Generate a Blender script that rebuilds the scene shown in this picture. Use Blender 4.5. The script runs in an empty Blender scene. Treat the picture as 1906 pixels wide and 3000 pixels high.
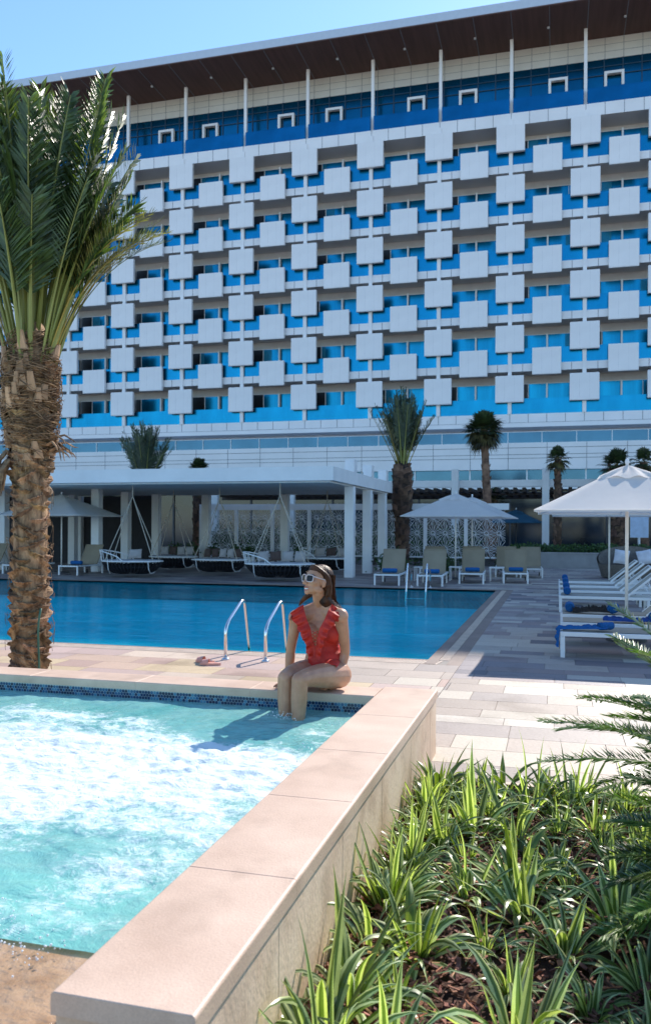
import bpy, bmesh, math, random
from mathutils import Vector, Matrix, noise
R = math.radians
C = bpy.context.scene
COL = C.collection
rnd = random.Random(7)

# ------------------------------------------------------------------ camera
YAW = 15.4
cam_d = bpy.data.cameras.new('camera')
cam = bpy.data.objects.new('camera', cam_d); COL.objects.link(cam)
cam_d.sensor_fit = 'VERTICAL'; cam_d.sensor_height = 36.0; cam_d.lens = 29.47
cam_d.shift_y = 37.0/2408.0
cam_d.clip_start = 0.05; cam_d.clip_end = 3000
cam.matrix_world = (Matrix.Translation((0, 0, 1.6)) @ Matrix.Rotation(R(YAW), 4, 'Z')
                    @ Matrix.Rotation(R(90), 4, 'X') @ Matrix.Rotation(R(0.28), 4, 'Z'))
cam_d.dof.use_dof = True; cam_d.dof.focus_distance = 6.2; cam_d.dof.aperture_fstop = 4.5
C.camera = cam

# ------------------------------------------------------------------ light
SUN_EL, SUN_AZ = 37.4, 15.0            # azimuth to the right of +Y
sd = Vector((math.sin(R(SUN_AZ))*math.cos(R(SUN_EL)), math.cos(R(SUN_AZ))*math.cos(R(SUN_EL)), math.sin(R(SUN_EL))))
sun_d = bpy.data.lights.new('sun', 'SUN'); sun = bpy.data.objects.new('sun', sun_d); COL.objects.link(sun)
sun_d.energy = 3.95; sun_d.angle = R(0.55); sun_d.color = (1.0, 0.93, 0.84)
sun.rotation_euler = (-sd).to_track_quat('-Z', 'Y').to_euler()
sun.location = (10, 30, 60)
w = bpy.data.worlds.new("World"); C.world = w; w.use_nodes = True
nt = w.node_tree; bg = nt.nodes['Background']
sky = nt.nodes.new('ShaderNodeTexSky'); sky.sky_type = 'NISHITA'; sky.sun_disc = False
sky.sun_elevation = R(SUN_EL); sky.sun_rotation = R(SUN_AZ); sky.altitude = 0
sky.air_density = 1.0; sky.dust_density = 0.15; sky.ozone_density = 2.4
tint = nt.nodes.new('ShaderNodeMix'); tint.data_type = 'RGBA'; tint.blend_type = 'MULTIPLY'; tint.inputs[0].default_value = 1
tint.inputs[7].default_value = (.86, 1.0, 1.10, 1)
nt.links.new(sky.outputs[0], tint.inputs[6]); nt.links.new(tint.outputs[2], bg.inputs[0]); bg.inputs[1].default_value = 0.15
C.view_settings.view_transform = 'Standard'; C.view_settings.look = 'None'
C.view_settings.exposure = 0.74; C.view_settings.gamma = 1.0
C.render.engine = 'CYCLES'
C.cycles.use_denoising = True
C.cycles.max_bounces = 7; C.cycles.diffuse_bounces = 3; C.cycles.glossy_bounces = 3
C.cycles.transmission_bounces = 5; C.cycles.transparent_max_bounces = 12
C.cycles.caustics_reflective = False; C.cycles.caustics_refractive = False
C.cycles.sample_clamp_indirect = 6

# ------------------------------------------------------------------ materials
def _n(nt, t, **k):
    n = nt.nodes.new(t)
    for a, b in k.items(): setattr(n, a, b)
    return n
def M(name, col, rough=.55, var=.12, scale=4, bump=0., bscale=40, metal=0., spec=.5, attr=False,
      trans=0., stretch=(1, 1, 1), col2=None, lo=.35, hi=.65, sheen=0, bdist=.01, tcol=None, coat=0, fine=None, stain=None):
    m = bpy.data.materials.new(name); m.use_nodes = True; nt = m.node_tree
    p = nt.nodes['Principled BSDF']
    p.inputs['Roughness'].default_value = rough; p.inputs['Metallic'].default_value = metal
    p.inputs['Specular IOR Level'].default_value = spec
    if coat: p.inputs['Coat Weight'].default_value = coat; p.inputs['Coat Roughness'].default_value = .08
    tc = _n(nt, 'ShaderNodeTexCoord'); mp = _n(nt, 'ShaderNodeMapping')
    mp.inputs['Scale'].default_value = stretch
    nt.links.new(tc.outputs['Object'], mp.inputs[0])
    no = _n(nt, 'ShaderNodeTexNoise'); no.inputs['Scale'].default_value = scale
    no.inputs['Detail'].default_value = 5; no.inputs['Roughness'].default_value = .6
    nt.links.new(mp.outputs[0], no.inputs['Vector'])
    rp = _n(nt, 'ShaderNodeValToRGB')
    a = [c*(1-var) for c in col]; b = col2 or [min(1, c*(1+var)) for c in col]
    rp.color_ramp.elements[0].position = lo; rp.color_ramp.elements[1].position = hi
    rp.color_ramp.elements[0].color = (*a, 1); rp.color_ramp.elements[1].color = (*b, 1)
    nt.links.new(no.outputs['Fac'], rp.inputs[0]); out = rp.outputs[0]
    for spec_ in (fine, stain):                    # speckle, and soft-edged blotches of wear or damp
        if spec_:
            sc_, amt, lo_, hi_ = spec_; nf = _n(nt, 'ShaderNodeTexNoise'); nf.inputs['Scale'].default_value = sc_; nf.inputs['Detail'].default_value = 8
            nf.inputs['Distortion'].default_value = .4; nt.links.new(tc.outputs['Object'], nf.inputs['Vector'])
            rf_ = _n(nt, 'ShaderNodeValToRGB'); rf_.color_ramp.elements[0].position = lo_; rf_.color_ramp.elements[1].position = hi_
            rf_.color_ramp.elements[0].color = (1-amt, 1-amt*1.08, 1-amt*1.15, 1); rf_.color_ramp.elements[1].color = (1, 1, 1, 1)
            nt.links.new(nf.outputs['Fac'], rf_.inputs[0]); mq = _n(nt, 'ShaderNodeMix', data_type='RGBA', blend_type='MULTIPLY'); mq.inputs[0].default_value = 1
            nt.links.new(out, mq.inputs[6]); nt.links.new(rf_.outputs[0], mq.inputs[7]); out = mq.outputs[2]
    if attr:
        at = _n(nt, 'ShaderNodeAttribute'); at.attribute_name = 'col'
        mx = _n(nt, 'ShaderNodeMix', data_type='RGBA', blend_type='MULTIPLY'); mx.inputs[0].default_value = 1
        nt.links.new(out, mx.inputs[6]); nt.links.new(at.outputs['Color'], mx.inputs[7]); out = mx.outputs[2]
    nt.links.new(out, p.inputs['Base Color'])
    if bump:
        nb = _n(nt, 'ShaderNodeTexNoise'); nb.inputs['Scale'].default_value = bscale; nb.inputs['Detail'].default_value = 6
        nt.links.new(mp.outputs[0], nb.inputs['Vector'])
        bp = _n(nt, 'ShaderNodeBump'); bp.inputs['Strength'].default_value = bump; bp.inputs['Distance'].default_value = bdist
        nt.links.new(nb.outputs['Fac'], bp.inputs['Height']); nt.links.new(bp.outputs[0], p.inputs['Normal'])
    if trans:
        tr = _n(nt, 'ShaderNodeBsdfTranslucent'); ms = _n(nt, 'ShaderNodeMixShader'); ms.inputs[0].default_value = trans
        if tcol:
            m2 = _n(nt, 'ShaderNodeMix', data_type='RGBA', blend_type='MULTIPLY'); m2.inputs[0].default_value = 1
            nt.links.new(out, m2.inputs[6]); m2.inputs[7].default_value = (*tcol, 1); nt.links.new(m2.outputs[2], tr.inputs[0])
        else: nt.links.new(out, tr.inputs[0])
        o = nt.nodes['Material Output']
        nt.links.new(p.outputs[0], ms.inputs[1]); nt.links.new(tr.outputs[0], ms.inputs[2]); nt.links.new(ms.outputs[0], o.inputs[0])
    return m

# ------------------------------------------------------------------ mesh building
class MB:
    def __init__(s): s.v = []; s.f = []; s.c = []; s.m = []; s.cur = (1, 1, 1); s.mi = 0
    def add(s, vs, fs, mat=None):
        o = len(s.v); s.v.extend([tuple(p) for p in vs])
        for f in fs: s.f.append([i+o for i in f]); s.c.append(s.cur); s.m.append(s.mi if mat is None else mat)
    def box(s, x0, x1, y0, y1, z0, z1, M4=None):
        vs = [(x, y, z) for z in (z0, z1) for y in (y0, y1) for x in (x0, x1)]
        if M4 is not None: vs = [M4 @ Vector(p) for p in vs]
        s.add(vs, [(0, 2, 3, 1), (4, 5, 7, 6), (0, 1, 5, 4), (2, 6, 7, 3), (0, 4, 6, 2), (1, 3, 7, 5)]); return s
    def cbox(s, c, sz, rot=(0, 0, 0)):
        m = Matrix.Translation(c) @ Matrix.Rotation(rot[2], 4, 'Z') @ Matrix.Rotation(rot[1], 4, 'Y') @ Matrix.Rotation(rot[0], 4, 'X')
        h = [a/2 for a in sz]; return s.box(-h[0], h[0], -h[1], h[1], -h[2], h[2], m)
    def rbox(s, x0, x1, y0, y1, z0, z1, r=.01, M4=None):          # box with chamfered edges
        bm = bmesh.new(); bmesh.ops.create_cube(bm, size=1)
        for v in bm.verts: v.co = Vector(((x0+x1)/2+v.co.x*(x1-x0), (y0+y1)/2+v.co.y*(y1-y0), (z0+z1)/2+v.co.z*(z1-z0)))
        bmesh.ops.bevel(bm, geom=bm.edges[:], offset=r, segments=2, affect='EDGES', profile=.5)
        bm.verts.index_update(); vs = [v.co.copy() for v in bm.verts]
        if M4 is not None: vs = [M4 @ p for p in vs]
        s.add(vs, [[v.index for v in f.verts] for f in bm.faces]); bm.free(); return s
    def tube(s, pts, r, n=8, caps=True, flat=1.0):
        pts = [Vector(p) for p in pts]; k = len(pts)
        if not hasattr(r, '__len__'): r = [r]*k
        vs = []; up = Vector((0, 0, 1)); prev = None
        for i, p in enumerate(pts):
            d = (pts[min(i+1, k-1)] - pts[max(i-1, 0)])
            if d.length < 1e-9: d = Vector((0, 0, 1))
            d.normalize()
            if prev is None:
                a = d.cross(up if abs(d.z) < .95 else Vector((1, 0, 0))).normalized()
            else:
                a = prev - d*prev.dot(d)
                a = a.normalized() if a.length > 1e-6 else d.orthogonal().normalized()
            prev = a; b = d.cross(a)
            for j in range(n):
                t = 2*math.pi*j/n; vs.append(p + a*math.cos(t)*r[i] + b*math.sin(t)*r[i]*flat)
        fs = []
        for i in range(k-1):
            for j in range(n):
                j2 = (j+1) % n; fs.append((i*n+j, i*n+j2, (i+1)*n+j2, (i+1)*n+j))
        if caps: fs.append(tuple(range(n))[::-1]); fs.append(tuple((k-1)*n+j for j in range(n)))
        s.add(vs, fs); return s
    def ball(s, c, r, nu=12, nv=8, M4=None):
        if not hasattr(r, '__len__'): r = (r, r, r)
        vs = []; c = Vector(c)
        for i in range(nv+1):
            ph = math.pi*i/nv
            for j in range(nu):
                th = 2*math.pi*j/nu; p = Vector((math.sin(ph)*math.cos(th)*r[0], math.sin(ph)*math.sin(th)*r[1], math.cos(ph)*r[2]))
                if M4 is not None: p = M4 @ p
                vs.append(c+p)
        fs = [(i*nu+j, (i+1)*nu+j, (i+1)*nu+(j+1) % nu, i*nu+(j+1) % nu) for i in range(nv) for j in range(nu)]
        s.add(vs, fs); return s
    def grid(s, fn, nu, nv, wrap=False):
        vs = [fn(i/nu, j/nv) for j in range(nv+1) for i in range(nu+(0 if wrap else 1))]
        w_ = nu if wrap else nu+1
        fs = [(j*w_+i, j*w_+(i+1) % w_ if wrap else j*w_+i+1, (j+1)*w_+((i+1) % w_ if wrap else i+1), (j+1)*w_+i) for j in range(nv) for i in range(nu)]
        s.add(vs, fs); return s
    def mesh(s, name, mats, smooth=False):
        me = bpy.data.meshes.new(name); me.from_pydata(s.v, [], s.f)
        if not isinstance(mats, (list, tuple)): mats = [mats]
        for m in mats: me.materials.append(m)
        me.polygons.foreach_set('material_index', s.m)
        if smooth: me.polygons.foreach_set('use_smooth', [True]*len(s.f))
        at = me.color_attributes.new('col', 'FLOAT_COLOR', 'CORNER')
        buf = []
        for f, c in zip(s.f, s.c): buf.extend((c[0], c[1], c[2], 1.0)*len(f))
        at.data.foreach_set('color', buf)
        me.update(); return me
    def build(s, name, mats, parent=None, smooth=False, loc=None, rot=None):
        o = bpy.data.objects.new(name, s.mesh(name, mats, smooth)); COL.objects.link(o)
        if parent: o.parent = parent
        if loc: o.location = loc
        if rot: o.rotation_euler = rot
        return o
def tag(o, label=None, cat=None, group=None, kind=None):
    if label: o['label'] = label
    if cat: o['category'] = cat
    if group: o['group'] = group
    if kind: o['kind'] = kind
    return o
def empty(name, loc=(0, 0, 0), rz=0):
    o = bpy.data.objects.new(name, None); COL.objects.link(o); o.location = loc; o.rotation_euler = (0, 0, rz); return o
def children(o): return [c for c in COL.objects if c.parent == o]
def copy_tree(o, parent=None):
    ch = _kids.get(o.name) or children(o); _kids[o.name] = ch
    c = o.copy(); COL.objects.link(c); c.parent = parent
    for k in ch: copy_tree(k, c)
    return c
_kids = {}
def struct(o): o['kind'] = 'structure'; return o
def bezier(p0, p1, p2, p3, n):
    p0, p1, p2, p3 = map(Vector, (p0, p1, p2, p3)); r = []
    for i in range(n+1):
        t = i/n; r.append((1-t)**3*p0+3*t*(1-t)**2*p1+3*t*t*(1-t)*p2+t**3*p3)
    return r

# shared materials
m_white = M('white_render', (.76, .76, .75), .55, .05, 1.5, .05, 60)
m_panel = M('white_cladding', (.87, .855, .845), .45, .05, .35)
m_wmetal = M('white_metal', (.78, .78, .77), .35, .03)
m_steel = M('polished_steel', (.75, .74, .72), .16, .02, metal=1.0)
m_dark = M('dark_metal', (.05, .05, .055), .5, .1)
m_canvas = M('canvas', (.90, .85, .79), .8, .03, 3, .15, 200, trans=.45)
m_blue = M('blue_towel', (.006, .10, .30), .95, .25, 40, .6, 150)
m_black = M('black_cloth', (.012, .011, .012), .9, .3, 30, .5, 60)
# ================================================================== ground, pools, paving
m_ground = M('sand_ground', (.42, .37, .31), .9, .15, .2)
struct(MB().box(-1500, 1500, -1500, 1500, -2.2, -2.0).build('ground', m_ground))
PX0, PX1, PY0, PY1 = -26.0, -1.5, 10.18, 22.1        # main pool
SX0, SX1, SY0, SY1 = -9.0, -1.2, 2.25, 5.62          # spa water
GX0, GX1, GY0, GY1 = -.825, 4.2, -2.5, 5.35          # planting bed
m_sub = M('paving_joint', (.30, .26, .22), .9, .1)
sub = MB()
for x0, x1, y0, y1 in [(-75, 60, PY1, 90), (-75, PX0, -12, PY1), (PX1, 60, GY1, PY1), (PX0, PX1, 5.97, PY0), (GX1, 60, -12, GY1), (PX0, GX1, -12, -2.5),
                       (PX1, -.825, 5.97, 9.0), (-26, -1.2, -2.5, 1.0), (-.825-.375, -.825, -2.5, 1.82)]:
    sub.box(x0, x1, y0, y1, -.5, -.006)
struct(sub.build('paving_bed', m_sub))
m_tile = M('stone_paving', (1, 1, 1), .58, .07, 3.5, .25, 25, attr=True, col2=(1.0, 1.0, 1.0), fine=(45, .12, .35, .6), stain=(1.1, .26, .33, .44))
PAL_R = [(.54, .48, .40), (.42, .35, .30), (.34, .28, .26), (.25, .21, .215), (.16, .14, .155), (.46, .40, .34), (.29, .22, .21)]
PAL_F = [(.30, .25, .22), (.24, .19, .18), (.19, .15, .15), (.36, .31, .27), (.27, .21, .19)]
PAL_L = [(.57, .40, .29), (.61, .46, .28), (.49, .33, .26), (.64, .50, .38), (.54, .39, .33)]
tiles = MB(); rt = random.Random(3)
def blocked(x0, x1, y0, y1):
    for a, b, c, d in [(PX0-.2, PX1+.42, PY0-.36, PY1+.35), (-26, -.825, 1.0, 5.97), (GX0, GX1, GY0, GY1)]:
        if x1 > a+.001 and x0 < b-.001 and y1 > c+.001 and y0 < d-.001: return True
    return False
def lay(x0, x1, y0, y1, pal, hs=(.30, .44, .44, .58), ls=(.45, .6, .75, .95)):
    y = y0
    while y < y1-.05:
        h = min(rt.choice(hs), y1-y)
        if y1-y-h < .12: h = y1-y
        x = x0 - rt.random()*.6
        while x < x1:
            l = rt.choice(ls); a, b = max(x, x0), min(x+l, x1); x += l
            if b-a < .03: continue
            c = rt.choice(pal(x, y)); k = rt.uniform(.93, 1.07); tiles.cur = tuple(min(1, q*k) for q in c)
            if h > .5 and rt.random() < .35:
                for ya, yb in ((y, y+h/2), (y+h/2, y+h)):
                    tiles.box(a+.003, b-.003, ya+.003, yb-.003, -.02, 0)
                    c = rt.choice(pal(x, y)); tiles.cur = tuple(min(1, q*k) for q in c)
            else: tiles.box(a+.003, b-.003, y+.003, y+h-.003, -.02, 0)
        y += h
PAL_B = [(.54, .46, .36), (.38, .30, .24), (.62, .54, .44), (.45, .36, .29), (.33, .27, .235)]
def pr(x, y): return PAL_B if y < 9.0 else PAL_R  # sunlit rows paler, shaded rows darker and mauve: light put into the stone colour
def pl(x, y): return PAL_L if x < -2.2 or rt.random() < .25 else PAL_B
lay(PX1+.42, 12, GY1, PY1+.35, pr, hs=(.30, .40, .40, .26), ls=(.4, .55, .7, .85)); lay(-26, PX1+.42, 5.97, PY0-.36, pl)
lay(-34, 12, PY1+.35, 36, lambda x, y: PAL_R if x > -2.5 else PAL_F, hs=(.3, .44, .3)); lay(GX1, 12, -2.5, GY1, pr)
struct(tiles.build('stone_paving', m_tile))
# pool surround: plain border and overflow grating
m_border = M('pool_border_stone', (.25, .18, .145), .6, .14, 2.5, .2, 30)
bd = MB()
bd.box(PX0, PX1+.3, PY0-.36, PY0-.335, -.3, -.002)
bd.box(PX1+.26, PX1+.42, PY0-.36, PY1+.35, -.3, -.002); bd.box(PX1+.0, PX1+.13, PY0-.33, PY1, -.3, .001)
bd.box(PX0, PX1, PY0-.04, PY0, -.3, .001); bd.box(PX0, PX1+.13, PY1, PY1+.06, -.3, .001)
bd.box(PX0, PX1+.26, PY1+.06, PY1+.35, -.3, -.003)
struct(bd.build('pool_border', m_border))
m_grate = M('overflow_grating', (.60, .47, .37), .6, .12, 6)
g = MB(); x = PX0
while x < PX1+.13:                                   # slats across the near channel
    sk = .05
    g.add([(x, PY0-.33, 0), (x+.028, PY0-.33, 0), (x+.028+sk, PY0-.045, 0), (x+sk, PY0-.045, 0),
           (x, PY0-.33, -.03), (x+.028, PY0-.33, -.03), (x+.028+sk, PY0-.045, -.03), (x+sk, PY0-.045, -.03)],
          [(0, 1, 2, 3), (0, 4, 5, 1), (1, 5, 6, 2), (2, 6, 7, 3), (3, 7, 4, 0)])
    x += .042
y = PY0
while y < PY1:
    g.box(PX1+.135, PX1+.255, y, y+.026, -.03, 0); y += .045
struct(g.build('overflow_grating', m_grate))
struct(MB().box(-75, 60, 36, 57.9, -.005, .012).build('terrace_floor', M('terrace_timber', (.055, .045, .04), .7, .2, 2, stretch=(1, 8, 1))))
struct(MB().box(PX0, PX1+.4, PY0-.34, PY0-.03, -.3, -.03).box(PX1+.12, PX1+.27, PY0-.03, PY1, -.3, -.03).build('overflow_channel', M('channel', (.10, .08, .07), .8)))
# main pool basin + water
m_basin = M('pool_tile', (.02, .80, .95), .6, .12, .8)
b = MB(); b.box(PX0, PX1, PY0, PY1, -.55, -.5); b.mi = 1; b.box(PX0-.2, PX0, PY0, PY1, -1.7, -.01); b.box(PX0, PX1, PY1, PY1+.05, -1.7, -.01)
b.box(PX0, PX1, PY0-.03, PY0, -1.7, -.31); b.box(PX1, PX1+.05, PY0, PY1, -1.7, -.31)
struct(b.build('pool_basin', [m_basin, M('brightened_wall_tile', (.03, .95, 1.0), .6, .05)]))  # walls coloured brighter than the floor to offset the shade on them
def water_mat(name, base, base2, scale, stretch, bump, rough=.04, spec=.5):
    m = bpy.data.materials.new(name); m.use_nodes = True; nt = m.node_tree; p = nt.nodes['Principled BSDF']
    tc = _n(nt, 'ShaderNodeTexCoord'); mp = _n(nt, 'ShaderNodeMapping'); mp.inputs['Scale'].default_value = stretch
    nt.links.new(tc.outputs['Object'], mp.inputs[0])
    n1 = _n(nt, 'ShaderNodeTexNoise'); n1.inputs['Scale'].default_value = scale; n1.inputs['Detail'].default_value = 4; n1.inputs['Distortion'].default_value = .6
    n2 = _n(nt, 'ShaderNodeTexNoise'); n2.inputs['Scale'].default_value = scale*.22; n2.inputs['Detail'].default_value = 2
    for q in (n1, n2): nt.links.new(mp.outputs[0], q.inputs['Vector'])
    ad = _n(nt, 'ShaderNodeMath', operation='ADD'); nt.links.new(n1.outputs[0], ad.inputs[0]); nt.links.new(n2.outputs[0], ad.inputs[1])
    r = _n(nt, 'ShaderNodeValToRGB'); r.color_ramp.elements[0].position = .38; r.color_ramp.elements[1].position = .62
    hf = _n(nt, 'ShaderNodeMath', operation='MULTIPLY'); hf.inputs[1].default_value = .5; nt.links.new(ad.outputs[0], hf.inputs[0])
    r.color_ramp.elements[0].color = (*base, 1); r.color_ramp.elements[1].color = (*base2, 1)
    nt.links.new(hf.outputs[0], r.inputs[0]); nt.links.new(r.outputs[0], p.inputs['Base Color'])
    bp = _n(nt, 'ShaderNodeBump'); bp.inputs['Strength'].default_value = bump; bp.inputs['Distance'].default_value = .03
    nt.links.new(ad.outputs[0], bp.inputs['Height']); nt.links.new(bp.outputs[0], p.inputs['Normal'])
    p.inputs['Roughness'].default_value = rough; p.inputs['Specular IOR Level'].default_value = spec; p.inputs['IOR'].default_value = 1.33
    return m
m_pool = water_mat('pool_water', (.0, .34, .46), (.0, .74, .86), 2.2, (.40, 1.5, 1), .9, .10, .22)
def see_through(m, frac, col):
    nt = m.node_tree; tr = _n(nt, 'ShaderNodeBsdfTransparent'); tr.inputs[0].default_value = (*col, 1)
    ms = _n(nt, 'ShaderNodeMixShader'); ms.inputs[0].default_value = frac; o = nt.nodes['Material Output']
    src = o.inputs[0].links[0].from_socket; nt.links.new(src, ms.inputs[1]); nt.links.new(tr.outputs[0], ms.inputs[2]); nt.links.new(ms.outputs[0], o.inputs[0]); return ms
see_through(m_pool, .55, (.14, .93, .94))
struct(MB().grid(lambda u, v: (PX0+(PX1-PX0)*u, PY0+(PY1-PY0)*v, -.045), 8, 8).build('pool_water', m_pool))

# ------------------------------------------------------------------ spa
m_cope = M('coping_stone', (.62, .42, .30), .5, .10, 2.2, .16, 130, col2=(.76, .555, .415), lo=.25, hi=.7, fine=(160, .09, .38, .6), stain=(3.2, .16, .30, .46))
m_wallst = M('wall_stone', (.76, .52, .35), .7, .10, 2.5, .25, 60, stretch=(1, 1, .8), col2=(.88, .67, .49), fine=(120, .08, .38, .6), stain=(4.5, .18, .34, .5))
ZC = .45
spa = empty('spa_wall', (-1.0, 4, 0)); tag(spa, 'raised spa pool wall with smooth pink stone coping', 'pool wall')
def shift(mb, d): mb.v = [(p[0]-d[0], p[1]-d[1], p[2]-d[2]) for p in mb.v]; return mb
SO = (-1.0, 4, 0)
def cope_bar(a0, a1, l0, l1, axis, z0=.392, z1=.45, r=.011):
    prof = [(a0, z0), (a1, z0)]
    for k in range(6): t = math.pi/2*k/5; prof.append((a1-r+r*math.cos(t), z1-r+r*math.sin(t)))
    for k in range(6): t = math.pi/2+math.pi/2*k/5; prof.append((a0+r+r*math.cos(t), z1-r+r*math.sin(t)))
    n = len(prof); mb = MB(); q = .002
    vs = []
    for l, ins in ((l0, q), (l0+q, 0), (l1-q, 0), (l1, q)):
        for a, z in prof: zz = z-ins if z > z1-.001 else z; vs.append((a, l, zz) if axis == 'Y' else (l, a, zz))
    fs = [(s_*n+i, s_*n+(i+1) % n, (s_+1)*n+(i+1) % n, (s_+1)*n+i) for s_ in range(3) for i in range(n)]+[tuple(range(n))[::-1], tuple(range(3*n, 4*n))]
    mb.add(vs, fs); return mb
ys = [1.82, 2.62, 3.42, 4.20, 5.05, 5.975]
for a, c in zip(ys[:-1], ys[1:]):
    shift(cope_bar(-1.2, -.812, a+.0006, c-.0006, 'Y'), SO).build('coping', m_cope, spa)
shift(MB().box(-1.185, -.83, 1.85, 5.96, -.5, ZC-.06), SO).build('wall_core', m_sub, spa)
x = 1.84
for i, L in enumerate([.62, .8, .78, .85, .78, .29]):
    shift(MB().rbox(-.84, -.82, x+.0015, x+L-.0015, -.4, ZC-.06, .003), SO).build('wall_slab', m_wallst, spa); x += L
shift(MB().box(-1.19, -.835, 1.83, 1.85, -.4, ZC-.06), SO).build('wall_slab', m_wallst, spa)
shift(MB().box(-1.19, -.835, 5.962, 5.97, -.4, ZC-.06), SO).build('wall_slab', m_wallst, spa)
x = -1.2; rr = random.Random(5)
while x > -9.4:
    L = .9
    shift(cope_bar(SY1, 5.93, x-L+.0006, x-.0006, 'X'), SO).build('coping', m_cope, spa); x -= L
shift(MB().box(-9.4, -1.2, SY1+.015, 5.92, -.8, ZC-.06), SO).build('wall_core', m_sub, spa)
shift(MB().box(-9.4, -9.0, 1.0, SY1, -.8, ZC), SO).build('coping', m_cope, spa)
# hexagon mosaic under the far coping
hx = MB(); rh = 0.0135; dx = rh*1.732; dz = rh*1.5; row = 0; z = ZC-.062-rh
BL = [(.008, .02, .06), (.01, .035, .10), (.03, .12, .24), (.08, .24, .36), (.02, .06, .15), (.015, .03, .08)]
while z > .18:
    x = -9.0 + (row % 2)*dx/2
    while x < -1.21:
        hx.cur = rr.choice(BL); r0 = rh*.90
        vs = [(x+r0*math.sin(math.pi/3*k), SY1+.0115, z+r0*math.cos(math.pi/3*k)) for k in range(6)]
        hx.add(vs, [(0, 1, 2, 3, 4, 5)]); x += dx
    z -= dz; row += 1
m_hex = M('glass_mosaic', (1, 1, 1), .15, .1, 30, attr=True)
m_grout = M('mosaic_grout', (.42, .50, .52), .6, .1)
shift(hx, SO).build('mosaic', m_hex, spa)
shift(MB().box(-9.0, -1.2, SY1+.013, SY1+.016, -.6, ZC-.06), SO).build('mosaic_grout', m_grout, spa)
# basin and wet overflow ledge
struct(MB().box(SX0, SX1, SY0, SY1, -.55, -.5).box(SX1-.012, SX1-.004, 2.27, SY1, -.6, .39).build('spa_floor', M('spa_floor', (.42, .90, .84), .5, .15, 3)))
m_ledge = M('wet_ledge_stone', (.52, .31, .17), .12, .25, 5, .9, 26, col2=(.66, .45, .28), bdist=.016, coat=.8)
ld = MB()
def ledge(u, v):
    x = -9+u*7.8; y = 1.0+v*1.25
    return (x, y, .318+.006*noise.noise((x*3, y*6, 0)))
ld.grid(ledge, 90, 16); ld.box(-9, -1.2, .98, 2.249, -.5, .30)
struct(ld.build('overflow_ledge', m_ledge, smooth=True))
def foam_field(x, y):
    # broad churned band through the middle of the spa, clear water towards far-left, far-right and near edge
    d = 0
    for cx, cy, rx, ry, a in [(-3.2, 4.15, 1.7, .75, 1.15), (-1.9, 4.3, .75, .6, .85), (-4.9, 3.6, 1.4, .8, .8), (-2.6, 3.25, .9, .55, .95), (-1.45, 3.4, .35, .9, .5), (-5.8, 4.6, 1.6, .5, .3), (-1.42, 5.0, .2, .16, .6), (-1.95, 4.85, .55, .35, -.5), (-2.9, 5.0, .6, .2, .4), (-3.6, 5.1, .5, .2, .35), (-1.75, 2.35, .5, .12, .5), (-1.5, 2.7, .25, .3, .45), (-1.24, 3.9, .08, 1.5, .35), (-1.70, 5.32, .17, .05, .62)]:
        d += a*math.exp(-((x-cx)/rx)**2-((y-cy)/ry)**2)
    return d
sp = MB(); NX, NY = 330, 230
fc = []
def spaf(u, v):
    x = SX1 - (SX1+6.2)*u*1.0; x = -1.2-5.6*u; y = SY0-.022+(SY1-SY0+.022)*v
    f = foam_field(x, y)
    n = noise.fractal((x*1.6, y*2.2, 3.0), .9, 2.1, 5)
    n2 = noise.fractal((x*7, y*9, 8.0), .8, 2.1, 4)
    edge = min(1, (SY1-y)/.15)*min(1, (-1.2-x)/.08+.3)*max(.2, min(1, (y-SY0)/.12+.35))
    z = .328+(.020*n+.0095*n2*(.5+f)+.006*f*noise.noise((x*22, y*26, 2)))*edge
    return (x, y, z)
sp.grid(spaf, NX, NY)
sp.grid(lambda u, v: (-6.8-2.2*u, SY0+(SY1-SY0)*v, .328), 6, 6)
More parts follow.
